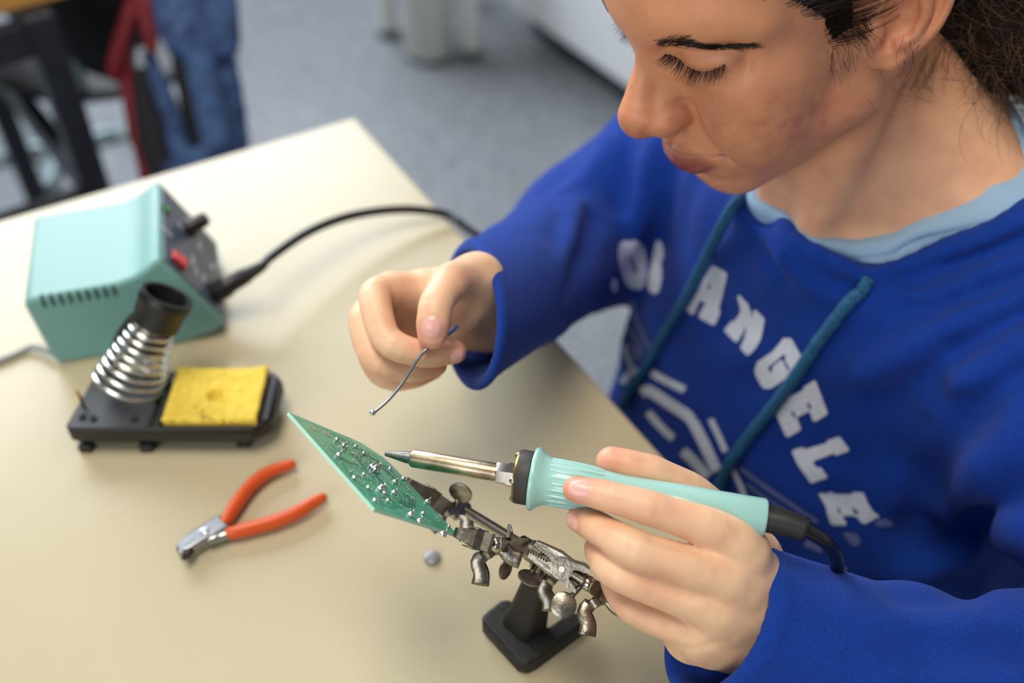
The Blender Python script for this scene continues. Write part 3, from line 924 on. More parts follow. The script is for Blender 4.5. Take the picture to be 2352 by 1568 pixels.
def sdf_mesh(f, lo, hi, h, levels=4, band=1.15):
    """surface nets on a sparse grid: f takes (N,3) world points"""
    lo = np.asarray(lo, float); hi = np.asarray(hi, float)
    s = 2 ** levels
    n = np.ceil((hi - lo) / (h * s)).astype(int)
    g = np.stack(np.meshgrid(*[np.arange(k) for k in n], indexing='ij'), -1).reshape(-1, 3)
    step = s
    while True:
        c = lo + (g + .5) * (h * step)
        d = f(c.astype(np.float32))
        g = g[np.abs(d) < h * step * (band if step > 1 else 1.7)]
        if step == 1: break
        step //= 2
        o = np.array([[a, b, c_] for a in (0, 1) for b in (0, 1) for c_ in (0, 1)])
        g = (g[:, None] * 2 + o[None]).reshape(-1, 3)
    dims = n * s + 3
    key = lambda q: (q[:, 0] * dims[1] + q[:, 1]) * dims[2] + q[:, 2]
    co = np.array([[a, b, c_] for a in (0, 1) for b in (0, 1) for c_ in (0, 1)])
    cor = (g[:, None] + co[None]).reshape(-1, 3)
    ck, idx, inv = np.unique(key(cor), return_index=True, return_inverse=True)
    cv = f((lo + cor[idx] * h).astype(np.float32)).astype(float)
    val = cv[inv].reshape(-1, 8)
    mixed = (val.min(1) < 0) & (val.max(1) >= 0)
    g = g[mixed]; val = val[mixed]
    k = key(g); order = np.argsort(k); g = g[order]; val = val[order]; k = k[order]
    acc = np.zeros((len(g), 3)); cnt = np.zeros(len(g))
    edges = [(a, b) for a in range(8) for b in range(a + 1, 8) if np.abs(co[a] - co[b]).sum() == 1]
    for a, b in edges:
        va, vb = val[:, a], val[:, b]; m = (va < 0) != (vb < 0)
        t = np.where(m, va / (va - vb + 1e-30), 0)
        acc += np.where(m[:, None], co[a] + t[:, None] * (co[b] - co[a]), 0); cnt += m
    V = lo + (g + acc / cnt[:, None]) * h
    # one Newton step back onto the surface
    e = h * .6
    K = np.array([[1, 1, 1], [1, -1, -1], [-1, 1, -1], [-1, -1, 1.]])
    fs = np.stack([f((V + k_ * e).astype(np.float32)) for k_ in K], 1)
    d0 = fs.mean(1); G = fs @ K / (4 * e)
    gl = (G * G).sum(1); stp = np.clip(d0 / np.maximum(gl, .3), -h * .6, h * .6)
    V = V - G * stp[:, None]
    F = []
    for ax in range(3):
        b = [1, 2, 4][::-1][ax] if False else {0: 4, 1: 2, 2: 1}[ax]
        m = (val[:, 0] < 0) != (val[:, b] < 0)
        gg = g[m]; flip = val[m, 0] < 0
        o1, o2 = [(np.eye(3, dtype=int)[(ax + 1) % 3]), (np.eye(3, dtype=int)[(ax + 2) % 3])]
        qs = [gg, gg - o1, gg - o1 - o2, gg - o2]
        ids = []; ok = np.ones(len(gg), bool)
        for q in qs:
            kk = key(q); j = np.clip(np.searchsorted(k, kk), 0, len(k) - 1); ok &= k[j] == kk; ids.append(j)
        Q = np.stack(ids, 1)
        Q = np.where(flip[:, None], Q, Q[:, ::-1])[ok]
        F.append(Q)
    return V, np.concatenate(F)


def trace(f, px, py, d0=.3, d1=1.1, n=160):
    """depth at which the camera ray of a pixel meets the surface f = 0"""
    r = ray(px, py); t = np.linspace(d0, d1, n)
    for k in range(2):
        v = f((CAM + r * t[:, None]).astype(np.float32)); i = np.argmax(v < 0)
        if v[i] >= 0: return float(t[np.argmin(v)])
        a, b = t[max(i - 1, 0)], t[i]; va, vb = float(v[max(i - 1, 0)]), float(v[i])
        t = np.linspace(a, b, 24)
    return float(a + (b - a) * va / (va - vb + 1e-12))


def fast_mesh(name, V, F, m, parent):
    """large quad mesh, world coordinates"""
    top = parent
    V = toloc(top, V) if parent is not None else V
    me = bpy.data.meshes.new(name)
    me.vertices.add(len(V)); me.vertices.foreach_set('co', np.asarray(V, np.float32).ravel())
    me.loops.add(F.size); me.loops.foreach_set('vertex_index', F.astype(np.int32).ravel())
    me.polygons.add(len(F)); me.polygons.foreach_set('loop_start', np.arange(0, F.size, F.shape[1], dtype=np.int32))
    me.polygons.foreach_set('use_smooth', np.ones(len(F), bool))
    me.update(calc_edges=True); me.validate()
    if m is not None: me.materials.append(m)
    o = bpy.data.objects.new(name, me); COL.objects.link(o)
    if parent is not None: o.parent = parent
    return o


def vattr(o, name, data):
    data = np.asarray(data, np.float32)
    if data.ndim == 1:
        a = o.data.attributes.new(name, 'FLOAT', 'POINT'); a.data.foreach_set('value', data)
    else:
        a = o.data.attributes.new(name, 'FLOAT_COLOR', 'POINT'); a.data.foreach_set('color', np.concatenate([data, np.ones((len(data), 1), np.float32)], 1).ravel())
# ================================================================== the person: pose
HM = np.array([[.4317, -.8114, -.3946], [-.8974, -.4314, -.0948], [.0933, -.3948, .9140]])   # head axes: left, forward, up
HT = np.array([.155, .5398, 1.0482]); HS = .95e-3
PF = np.array([-.861, -.509, 0]); PL = np.array([.509, -.861, 0]); PZ = np.array([0, 0, 1.0])
NB = np.array([.225, .56, .910])                                                             # base of the neck
hl = lambda P: ((P - HT.astype(P.dtype)) @ HM.astype(P.dtype)) * P.dtype.type(1 / HS)                                                          # world -> head millimetres
hw = lambda q: np.asarray(q, float) * HS @ HM.T + HT
body_pt = lambda l, f, z: NB + PL * l + PF * f + PZ * z


def chain_s(p, pts, rs, k):
    return chain(p, [np.asarray(q, float) for q in pts], rs)


def smooth_path(pts, rs, n):
    Q = spline(np.concatenate([np.asarray(pts, float), np.asarray(rs, float)[:, None]], 1), n)
    return list(Q[:, :3]), list(Q[:, 3])


LIP_U = [(0, 100.4, -44.6), (6, 100.0, -43.6), (14, 97.4, -43.4), (24, 91.8, -43.0), (33, 85.5, -43.2)]
LIP_L = [(0, 98.6, -56.0), (11, 97.2, -55.0), (22, 91.8, -50.4), (32.5, 85.5, -44.4)]
MOUTH = [(0, 106.5, -48.8), (9, 105, -48.0), (18, 100, -46.4), (26, 94.5, -44.8), (32.5, 88.5, -44.2)]
LASH = [(15, 89, 25.0), (20, 89.2, 22.8), (26, 88.8, 20.8), (33, 87, 19.8), (40, 83.6, 20.2), (46.5, 78.6, 21.8), (51.5, 72.5, 24.2)]
FOLD = [(16, 90, 29), (23, 89.5, 32), (31, 87.8, 33.4), (39, 84, 32.8), (46, 78, 30.6), (52.5, 71, 27.4)]


def sub(d, m, fn, p):
    """apply fn(d, p) only on the points of mask m"""
    if m.any():
        d = d.copy(); d[m] = fn(d[m], p[m])
    return d


def head_mm(p):
    """head in millimetres, mirrored about x = 0"""
    q = p.copy(); q[:, 0] = np.abs(q[:, 0])
    d = ell(q, (0, -2, 48), (74, 98, 84))
    d = sub(d, (q[:, 1] > -30) & (q[:, 2] < 110), face_mass, q)
    x, y, z = q.T
    f = (np.abs(d) < 60) & (y > 45) & (z < 75) & (z > -110)
    d = sub(d, f & (x < 42) & (z < 66) & (z > -60) & (y > 70), nose_part, q)
    d = sub(d, f & (x < 76) & (z > -24), eye_part, q)
    d = sub(d, f & (x < 52) & (z < -16), mouth_part, q)
    return d


def face_mass(d, q):
    d = smin(d, ell(q, (0, 50, 48), (57, 50, 46)), 24)
    d = smin(d, ell(q, (0, 44, -22), (54, 43, 72)), 30)
    d = smin(d, ell(q, (43, 54, -2), (18, 24, 17)), 24)            # cheekbone
    d = smin(d, ell(q, (31, 62, -34), (26, 26, 31)), 26)           # cheek
    d = smin(d, cap(q, (56, 4, -14), (50, 10, -46), 9, 10), 30)    # jaw branch
    d = smin(d, cap(q, (50, 10, -46), (13, 72, -80), 11, 11), 24)  # jaw line
    d = smin(d, ell(q, (0, 74, -78), (20, 17, 14.5)), 20)          # chin
    d = smin(d, ell(q, (0, 74, -50), (31, 26, 25)), 18)            # muzzle
    return d


BROW = smooth_path([(9, 89, 42), (26, 86, 47.5), (44, 73, 45.5), (55, 58, 38)], [5, 6, 6, 5], 8)
LIDL = smooth_path([(16, 87, 15), (32, 85.0, 11), (47, 73.5, 14.5)], [3.0, 3.6, 3.0], 6)
FOLDP = smooth_path(FOLD, [.3, .9, 1.1, 1.1, .9, .2], 12)
LASHP = smooth_path(LASH, [.3, .7, .9, .9, .9, .7, .3], 14)
LIPUP = smooth_path(LIP_U, [4.2, 4.5, 4.1, 3.0, 1.5], 10)
LIPLP = smooth_path(LIP_L, [8.2, 7.8, 5.6, 1.8], 10)
MOUTHP = smooth_path(MOUTH, [.8, .8, .8, .5, .15], 10)


def eye_base(d, q):
    d = smin(d, chain(q, *BROW), 16)                               # brow ridge
    d = smax(d, -ell(q, (30, 101, 25), (17, 13.5, 11)), 8)       # eye socket
    d = smax(d, -ell(q, (51, 81, 23.8), (11, 14, 10.5)), 10)           # its outer end
    d = smin(d, ell(q, (32.5, 73.0, 24.8), (20.5, 17, 13.2)), 5)   # eyelids over the eyeball
    d = smin(d, chain(q, *LIDL), 8)                                # lower lid pouch
    return d


GROOVE = []
GROOVE_N = []


def eye_part(d, q):
    d = eye_base(d, q)
    for P_, R_, k in GROOVE:
        d = smax(d, -chain(q, P_, R_), k)
    return d


NOSEP = smooth_path([(0, 88, 42), (0, 92.5, 30), (0, 98, 18), (0, 108.5, 5), (0, 115.5, -8)], [6.4, 6.2, 6.6, 7.8, 10.6], 12)


def nose_part(d, q):
    nb = chain(q, *NOSEP)
    nb = smin(nb, ell(q, (0, 114.5, -14), (10, 11, 10)), 10)
    nb = smin(nb, cap(q, (6, 89, 18), (9.5, 100, -10), 5, 7.5), 9)
    nb = smin(nb, cap(q, (0, 114, -18), (0, 103, -33), 5.5, 4.5), 6)
    nb = smin(nb, ell(q, (12.4, 104, -17.5), (7.4, 11, 8.4)), 7)
    d = smin(d, nb, 9)
    d = smax(d, -ell(q, (7.2, 109.5, -27.5), (4.0, 7.5, 5.5)), 3)
    for P_, R_, k in GROOVE_N:
        d = smax(d, -chain(q, P_, R_), k)
    return d


def mouth_part(d, q):
    d = smin(d, chain(q, *LIPUP), 3.5)
    d = smin(d, chain(q, *LIPLP), 3.5)
    d = smax(d, -chain(q, *MOUTHP), 2.2)
    d = d + 4.0 * np.exp(-(((q - (0, 96, -70)) / (19, 15, 5.5)) ** 2).sum(1))       # fold above the chin
    d = d + 1.3 * np.exp(-(((q - (0, 105, -39)) / (3.2, 8, 5)) ** 2).sum(1))      # philtrum
    d = d + 1.4 * np.exp(-(polydist(q, [np.array(v, float) for v in ((23, 93, -27), (33, 86, -40), (38, 79, -54))]) / 5.0) ** 2)   # smile line
    d = d + 1.6 * np.exp(-(((q - (35, 85, -47)) / (4, 7, 5)) ** 2).sum(1))        # corner of the mouth
    return d


def onto_face(pts):
    """drop head-space points onto the face along the forward axis"""
    out = []
    for x, y, z in pts:
        ys = np.linspace(125, 40, 400); v = head_mm(np.stack([np.full(400, x), ys, np.full(400, z)], 1)); i = np.argmax(v < 0)
        out.append(np.array([x, ys[i], z]))
    return out


ALA = smooth_path([(15, 0, -5), (19.5, 0, -9.5), (21.5, 0, -17), (19.5, 0, -24), (15.5, 0, -28)], [.3, 1.5, 2.0, 1.7, .4], 10)
ALAS = onto_face(ALA[0])
GROOVE_N.append((ALAS, ALA[1], 3.0))
LASHS = onto_face(LASHP[0]); FOLDS = onto_face(FOLDP[0])
GROOVE.append((FOLDS, FOLDP[1], 2.6)); GROOVE.append((LASHS, LASHP[1], 1.5))


# ear, built in its own plane: a = up the ear, b = backwards and outwards
EO = np.array([69.0, -3, -1]); EA = nrm((.05, -.22, .97)); EB = np.array([.52, -.85, -.05]); EB = nrm(EB - EA * (EA @ EB)); EN = np.cross(EB, EA)
if EN[0] < 0: EN = -EN
ep = lambda a, b, n=0.0: EO + EA * a + EB * b + EN * n


RIMP = smooth_path([(8, -3, 2), (22, 0, 3.5), (36, 10, 4), (37, 22, 4), (26, 31, 4), (10, 31, 3.5), (-6, 25, 3), (-17, 14, 2.6), (-23, 6, 2)], [2.6, 3.2, 3.6, 3.6, 3.5, 3.3, 3.2, 3.4, 3.6], 30)
ANTI = smooth_path([(24, 8, 2), (18, 18, 3.5), (6, 21, 4), (-6, 17, 4)], [2.6, 3, 3, 2.8], 10)
SCAPHA = smooth_path([(30, 12, 5), (26, 24, 5), (10, 26.5, 5), (-2, 22, 5)], [3.2, 3.2, 2.8, 1.6], 10)


def ear_mm(p):
    loc = (p - EO.astype(p.dtype)) @ np.stack([EA, EB, EN], 1).astype(p.dtype)
    d = ell(loc, (10, 13, 0), (29, 19, 4.5))
    d = smin(d, ell(loc, (-18, 5, 1), (9, 8.5, 4.2)), 7)                       # lobe
    d = smin(d, chain(loc, *RIMP), 3.5)    # helix
    d = smax(d, -ell(loc, (4, 10, 6.6), (15, 11, 7.4)), 4)                      # concha
    d = smax(d, -chain(loc, *SCAPHA), 2.5)
    d = smin(d, chain(loc, *ANTI), 3)          # antihelix
    d = smin(d, ell(loc, (-10, 11, 3), (3.5, 5, 3.5)), 4)                          # antitragus
    d = smin(d, ell(loc, (-3, -3.5, 3.5), (7, 4, 4.5)), 5)                      # tragus
    d = smax(d, -ell(loc, (-8.5, 3.2, 5.5), (5, 2.6, 5)), 2.5)                  # notch
    return d


def skull_ear(P):
    q = hl(P)
    d = head_mm(q)
    qe = q.copy(); qe[:, 0] = np.abs(qe[:, 0])
    d = sub(d, (qe[:, 0] > 52) & (np.abs(qe[:, 1] + 12) < 48) & (np.abs(qe[:, 2] - 6) < 62), lambda dd, pp_: smin(dd, ear_mm(pp_), 5), qe)
    return d * np.float32(HS)


NECK_T = hw((0, -22, -28))
MAST = hw((56, -22, -30)); MASTR = hw((-56, -22, -30))
JUG = body_pt(.0, .058, -.018)


def trunk(P):
    """neck, shoulders and upper chest (skin)"""
    d = cap(P, NECK_T, NB + PF * -.004, .045, .050)
    d = smin(d, cap(P, hw((0, 8, -58)), JUG - PF * .040, .022, .026), .03)
    for m, s in ((MAST, 1), (MASTR, -1)):
        d = smin(d, cap(P, m, JUG + PL * s * .018 - PF * .006, .011, .0080), .014)
    for s in (-1, 1):
        d = smin(d, cap(P, body_pt(s * .012, -.035, .050), body_pt(s * .150, -.045, -.045), .030, .042), .05)
        d = smin(d, cap(P, body_pt(s * .022, .040, -.040), body_pt(s * .13, .010, -.050), .014, .014), .03)
    d = smin(d, ell(P, body_pt(0, -.035, -.17), (.16, .10, .15), np.stack([PL, PF, PZ])), .06)
    return d


def skin_head(P):
    d = np.full(len(P), .2, P.dtype)
    d = sub(d, np.linalg.norm(P - HT.astype(P.dtype), axis=1) < .19, lambda dd, p: skull_ear(p), P)
    return sub(d, P[:, 2] < 1.09, lambda dd, p: smin(dd, trunk(p), .016), P)
# ================================================================== the hands
class Hand:
    """fingers are chains of (pixel x, pixel y, depth, radius in mm); each is smoothed into a tapered tube"""
    def __init__(self, fingers, palm, kf=.0022, kp=.008):
        self.f = []
        for pts, n in fingers:
            Q = np.array([(*at(a, b, d), r * 1e-3) for a, b, d, r in pts])
            # insert points around each bend so that joints turn inside a short arc
            T = [Q[0]]
            for i in range(1, len(Q) - 1):
                T += [Q[i] + (Q[i - 1] - Q[i]) * .22, Q[i] + (Q[i + 1] - Q[i]) * .22]
                T[-2][3] = Q[i][3]; T[-1][3] = Q[i][3]
            T.append(Q[-1]); T = np.array(T)
            S = spline(T, n)
            self.f.append((list(S[:, :3]), list(S[:, 3])))
        self.palm = [(at(*a[:3]), at(*b[:3]), a[3] * 1e-3, b[3] * 1e-3) for a, b in palm]
        self.kf, self.kp = kf, kp
        self.nails = []
        self.creases = []

    def __call__(self, P):
        d = None
        for a, b, ra, rb in self.palm:
            e = cap(P, a, b, ra, rb); d = e if d is None else smin(d, e, .014)
        g = None
        for pts, rs in self.f:
            k = len(pts); ii = [0, k // 4, k // 2, 3 * k // 4, k - 1]
            e = chain(P, [pts[i] for i in ii], [rs[i] for i in ii])
            e = sub(e, e < .010, lambda dd, p: chain(p, pts, rs), P); g = e if g is None else smin(g, e, self.kf)
        d = smin(d, g, self.kp)
        return sub(d, np.abs(d) < .004, self.detail, P)

    def bounds(self):
        A = np.array([p for pts, _ in self.f for p in pts] + [c for a, b, _, _ in self.palm for c in (a, b)])
        return A.min(0) - .03, A.max(0) + .03

    def detail(self, d, P):
        for c, n, a, la, lb in self.nails:
            q = P - c.astype(P.dtype); w = q @ n; b = np.cross(n, a)
            rho = np.sqrt((q @ a / la) ** 2 + (q @ b / lb) ** 2)
            m = np.exp(-(w / .004) ** 2)
            d = d + m * (.00055 * np.exp(-((rho - 1) / .13) ** 2) - .0003 * (rho < .92))
        for c, s, amp in self.creases:
            d = d + amp * np.exp(-(polydist(P, c) / s) ** 2)
        return d

    def masks(self, P):
        nail = np.zeros(len(P))
        for c, n, a, la, lb in self.nails:
            q = P - c; w = q @ n; b = np.cross(n, a)
            rho = np.sqrt((q @ a / la) ** 2 + (q @ b / lb) ** 2)
            nail = np.maximum(nail, np.clip((1.02 - rho) / .1, 0, 1) * (np.abs(w) < .005))
        red = np.zeros(len(P))
        for pts, rs in self.f:
            red = np.maximum(red, np.exp(-(np.linalg.norm(P - pts[-1], axis=1) / .013) ** 2))
            k = len(pts)
            for j in (int(k * .36), int(k * .68)):
                red = np.maximum(red, .30 * np.exp(-(np.linalg.norm(P - pts[j], axis=1) / .012) ** 2))
        return nail, red

    def nail(self, px, py, toward, along, la, lb):
        """put a nail on the surface where the camera ray of a pixel meets the hand"""
        dep = trace(self, px, py, .42, .66, 400); c = at(px, py, dep)
        n = nrm(toward)
        a = np.asarray(along, float); a = nrm(a - n * (a @ n))
        self.nails.append((c, n, a, la * 1e-3, lb * 1e-3))

    def crease(self, pix, s, amp):
        c = [at(x, y, trace(self, x, y, .42, .66, 400)) for x, y in pix]
        self.creases.append((c, s * 1e-3, amp * 1e-3))


near_hand = Hand([
    ([(1712, 1262, .486, 10.5), (1660, 1222, .4775, 9.6), (1512, 1172, .4745, 8.3), (1408, 1142, .4765, 7.4), (1322, 1123, .4800, 6.2)], 17),      # index
    ([(1690, 1345, .488, 10.5), (1640, 1318, .4775, 9.8), (1452, 1259, .4715, 8.9), (1378, 1214, .482, 7.8), (1331, 1192, .494, 6.6)], 17),       # middle
    ([(1670, 1420, .492, 10), (1622, 1392, .4830, 9.4), (1418, 1318, .4790, 8.6), (1372, 1262, .494, 7.6), (1405, 1225, .507, 6.6)], 17),         # ring
    ([(1640, 1485, .500, 9), (1590, 1455, .4920, 8.4), (1452, 1400, .4900, 7.6), (1405, 1335, .504, 6.8), (1430, 1290, .517, 6)], 17),            # little
    ([(1735, 1270, .520, 13), (1610, 1142, .5085, 9.6), (1505, 1086, .5020, 8.6), (1455, 1073, .5010, 8.3), (1404, 1060, .5015, 7.6)], 17),       # thumb
], [((1688, 1240, .4835, 9.6), (1800, 1430, .527, 21)), ((1665, 1328, .4835, 9.6), (1800, 1440, .527, 21)), ((1645, 1402, .4885, 9.4), (1800, 1450, .527, 21)),
    ((1612, 1464, .496, 9.2), (1790, 1470, .527, 20)), ((1590, 1455, .515, 15), (1780, 1450, .53, 20)), ((1690, 1300, .520, 14), (1800, 1420, .532, 20)),
    ((1580, 1350, .512, 12), (1760, 1400, .53, 20)), ((1800, 1440, .527, 21), (2050, 1490, .52, 24))])
HXN = nrm(at(1322, 1123, .48) - at(1408, 1142, .4765))
near_hand.nail(1329, 1124, CAM - at(1329, 1124, .48) - .35 * RT, HXN, 5.2, 5.0)
near_hand.nail(1311, 1200, nrm(CAM - at(1311, 1200, .49)) - .9 * RT, nrm(at(1331, 1180, .494) - at(1360, 1212, .482)), 5.2, 4.6)
for pix in ([(1500, 1142), (1506, 1165), (1502, 1190)], [(1508, 1142), (1516, 1166), (1512, 1192)], [(1440, 1222), (1452, 1248), (1447, 1280)], [(1398, 1116), (1404, 1140), (1400, 1160)]):
    near_hand.crease(pix, 1.1, .22)
near_hand.crease([(1508, 1482), (1570, 1490), (1640, 1478)], 2.5, .5)
near_hand.crease([(1500, 1240), (1560, 1258), (1612, 1270)], 2.0, .8)
near_hand.crease([(1442, 1306), (1520, 1348), (1590, 1376)], 2.0, .7)
near_hand.crease([(1420, 1362), (1480, 1408), (1535, 1436)], 2.0, .7)

far_hand = Hand([
    ([(905, 668, .592, 9.5), (856, 672, .5760, 9.2), (886, 786, .5610, 8.4), (972, 815, .5650, 7.6), (1045, 808, .5760, 6.6)], 17),        # index
    ([(890, 700, .600, 9.5), (832, 722, .5870, 9.2), (858, 828, .5740, 8.6), (940, 850, .5800, 7.6), (1000, 838, .5900, 6.8)], 17),        # middle
    ([(890, 730, .612, 9), (838, 762, .6010, 8.8), (872, 862, .5885, 8.0), (945, 866, .5960, 7.2), (995, 846, .606, 6.5)], 17),             # ring
    ([(900, 760, .620, 8.4), (855, 790, .6130, 8.0), (892, 872, .6030, 7.2), (950, 868, .6080, 6.6), (990, 850, .615, 6)], 17),             # little
    ([(1095, 640, .602, 13), (1040, 640, .5740, 11.0), (1003, 692, .5560, 9.6), (996, 736, .5530, 9.4), (993, 768, .5545, 8.2)], 17),       # thumb
], [((905, 668, .592, 10), (1120, 698, .648, 20)), ((890, 700, .602, 10), (1120, 703, .650, 20)), ((890, 735, .613, 9.5), (1120, 710, .652, 20)), ((900, 765, .620, 9), (1115, 720, .652, 19)),
    ((1095, 640, .602, 13), (1120, 698, .648, 20)), ((1060, 720, .606, 13), (1120, 703, .650, 20)), ((990, 660, .602, 9), (1095, 650, .606, 13)), ((1120, 703, .650, 21), (1180, 662, .705, 24))])
far_hand.nail(993, 754, nrm(CAM - at(993, 754, .55)) - .25 * UPV, -UPV, 6.6, 5.8)
far_hand.nail(1052, 818, nrm(CAM - at(1050, 812, .575)) + .75 * RT - .5 * UPV, RT + .1 * UPV, 5.0, 4.0)
far_hand.crease([(968, 690), (1000, 684), (1034, 690)], 1.2, .25)
far_hand.crease([(952, 800), (956, 815), (952, 832)], 1.2, .25)
far_hand.crease([(880, 780), (905, 760), (920, 740)], 2.0, .3)
# ================================================================== clothing: hoodie, tee shirt, jeans
SH_L, SH_R = body_pt(.165, -.025, -.075), body_pt(-.165, -.025, -.075)
CUFF_L = at(1640, 1415, .512); CUFF_LN = nrm(-.85 * RT + .47 * UPV - .26 * FWV)
ELB_L = np.array([.385, .262, .790])
CUFF_R = at(1076, 726, .622); CUFF_RN = nrm(-.92 * RT + .12 * UPV - .33 * FWV)
ELB_R = at(1345, 545, .86)
TORSO = np.array([  # height, centre forward, half width, half depth
    (-.60, -.055, .200, .155), (-.45, -.050, .200, .155), (-.32, -.042, .196, .152), (-.20, -.038, .186, .134), (-.12, -.038, .160, .112), (-.06, -.034, .140, .092), (-.02, -.032, .105, .070), (.02, -.03, .06, .04)])
TORSO = np.array(sorted(map(tuple, TORSO)))
TORSO = spline(TORSO, 80)
SLEEVE_L = smooth_path([CUFF_L + nrm(CUFF_L - np.array([.24, .268, .815])) * .05, CUFF_L, np.array([.178, .262, .818]), np.array([.28, .256, .796]), ELB_L], [.039, .042, .0435, .056, .060], 9)
SLEEVE_R = smooth_path([CUFF_R + nrm(CUFF_R - ELB_R) * .045, CUFF_R, CUFF_R * .5 + ELB_R * .5 + np.array([0, 0, -.004]), ELB_R], [.039, .040, .046, .054], 7)


def torso_sdf(P):
    q = P - NB.astype(P.dtype); l = q @ PL.astype(P.dtype); f = q @ PF.astype(P.dtype); z = q[:, 2]
    c, hw_, hd = [np.interp(z, TORSO[:, 0], TORSO[:, i]) for i in (1, 2, 3)]
    k = (np.abs(l / hw_) ** 2.3 + np.abs((f - c) / hd) ** 2.3) ** (1 / 2.3)
    d = (k - 1) * np.minimum(hw_, hd) * .92
    return smax(d, -.43 - z, .02).astype(P.dtype)


def sleeve(P, path, c, n, shoulder, elbow):
    d = chain(P, *path)
    d = smin(d, cap(P, elbow, shoulder, .058, .070), .03)
    cut = (P - c.astype(P.dtype)) @ n.astype(P.dtype)
    hem = -.0012 * np.exp(-((cut + .006) / .006) ** 2) + .0008 * np.exp(-((cut + .0115) / .0016) ** 2)
    d = d + hem
    d = smax(d, cut, .004)
    inn = chain(P, path[0], [r - .0060 for r in path[1]])
    inn = np.maximum(inn, -(cut + .032))
    return smax(d, -inn, .003)


# neck openings by angle round the neck (degrees from the front): height of the tee edge, of the hoodie edge, radius
TEE_EDGE = ((0, 22, 35, 53.5, 72, 88, 105, 122, 150, 180), (-.008, -.009, -.0102, -.0034, .0153, .0365, .0436, .0563, .064, .066))
HOOD_EDGE = ((0, 17, 30, 43, 60, 73, 90, 98, 118, 150, 180), (-.0155, -.0145, -.0168, -.0175, -.0135, -.0015, .0300, .0350, .041, .050, .052))
HOOD_RAD = ((0, 17, 30, 43, 60, 73, 90, 98, 118, 150, 180), (.080, .083, .079, .0765, .0755, .0800, .0910, .0950, .105, .108, .106))


def neck_angle(P):
    q = P - NB.astype(P.dtype)
    return np.degrees(np.arctan2(np.abs(q @ PL.astype(P.dtype)), q @ PF.astype(P.dtype) + np.float32(.02))), q[:, 2]


def neck_pt(th, dr, dz):
    t = abs((th + 180) % 360 - 180); r = np.interp(t, HOOD_RAD[0], HOOD_RAD[1]) + dr
    return body_pt(r * math.sin(math.radians(th)), -.02 + r * math.cos(math.radians(th)), np.interp(t, *HOOD_EDGE) + dz)


NECK_LOOP = [neck_pt(th, .0105, -.005) for th in np.linspace(0, 360, 31)]
roll_r = [.0062 + .0012 * abs(math.sin(i * 1.7)) for i in range(31)]
HOODP = smooth_path([neck_pt(th, dr, dz) for th, dr, dz in ((47, .017, -.019), (75, .023, -.021), (100, .026, -.021), (130, .030, -.021), (160, .036, -.020), (180, .038, -.018), (200, .036, -.020), (230, .030, -.021), (260, .026, -.021), (285, .023, -.021), (313, .017, -.019))], [.006, .0095, .0115, .016, .022, .024, .022, .016, .0115, .0095, .006], 18)


CASING = []


def hoodie_base(P):
    d = torso_sdf(P)
    d = sub(d, P[:, 2] > .585, lambda dd, p: smin(dd, trunk(p) - np.float32(.010), .03), P)
    for s, sh in ((1, SH_L), (-1, SH_R)):
        d = smin(d, cap(P, body_pt(s * .05, -.03, -.052), sh, .050, .066), .04)
    th, z = neck_angle(P)
    plane = z - np.interp(th, *HOOD_EDGE)
    d = smax(d, plane.astype(P.dtype), .006)
    d = sub(d, P[:, 2] > .84, lambda dd, p: smin(dd, chain(p, *HOODP), .007), P)
    d = sub(d, P[:, 2] > .86, lambda dd, p: smin(dd, chain(p, NECK_LOOP, roll_r), .006), P)
    for pts, rs in CASING:
        A = np.array(pts); m = ((P > A.min(0) - .03) & (P < A.max(0) + .03)).all(1)
        d = sub(d, m, lambda dd, p: smin(dd, chain(p, pts, rs), .0035), P)
    for path, c, n, sh, el in ((SLEEVE_L, CUFF_L, CUFF_LN, SH_L, ELB_L), (SLEEVE_R, CUFF_R, CUFF_RN, SH_R, ELB_R)):
        A = np.array(path[0] + [sh]); lo = A.min(0) - .115; hi = A.max(0) + .115
        m = ((P > lo) & (P < hi)).all(1)
        d = sub(d, m, lambda dd, p: smin(dd, sleeve(p, path, c, n, sh, el), .014), P)
    return d




def casing(pix, off, r, n, ripple):
    """a sewn fabric channel lying on the garment"""
    pts = []
    for x, y in pix:
        t = trace(hoodie_base, x, y, .42, 1.0, 120); pts.append(at(x, y, t - off))
    Q = spline(np.array(pts), n)
    return list(Q), [r * np.interp(i / (n - 1), [0, .12, 1], [.55, .9, 1.15]) + ripple * math.sin(i * 2.1) for i in range(n)]


_c = [casing([(1992, 640), (2060, 618), (2130, 592), (2200, 566), (2275, 536), (2352, 500), (2440, 460)], -.001, .0078, 30, .0006),
      casing([(1996, 652), (2070, 668), (2140, 684), (2230, 650), (2352, 600), (2450, 560)], -.0035, .0070, 20, .0003),
      casing([(1988, 634), (1925, 604), (1862, 574), (1815, 544), (1786, 500), (1770, 440), (1755, 380)], -.001, .0062, 24, .0004)]
CASING += _c
STROKES = []


def hoodie(P):
    d = hoodie_base(P)
    return sub(d, np.abs(d) < .011, hoodie_folds, P)


def hoodie_folds(d, P):
    d0 = d
    for pts, s, a in STROKES:
        A = np.array(pts); m = ((P > A.min(0) - 2.6 * s) & (P < A.max(0) + 2.6 * s)).all(1)
        d = sub(d, m, lambda dd, p: dd - np.float32(a) * np.exp(-(polydist(p, pts) / np.float32(s)) ** 2), P)
    w = np.stack([P @ PL, P @ PF, P[:, 2]], 1).astype(P.dtype)
    n1 = noise3(w * np.float32(30) + np.float32(3.1))
    fade = 1
    for c in (CUFF_L, CUFF_R):
        fade = fade * np.clip((np.linalg.norm(P - c.astype(P.dtype), axis=1) - .055) / .05, 0, 1)
    return (d0 + (d - np.float32(.0045) * n1 - d0) * fade).astype(P.dtype)


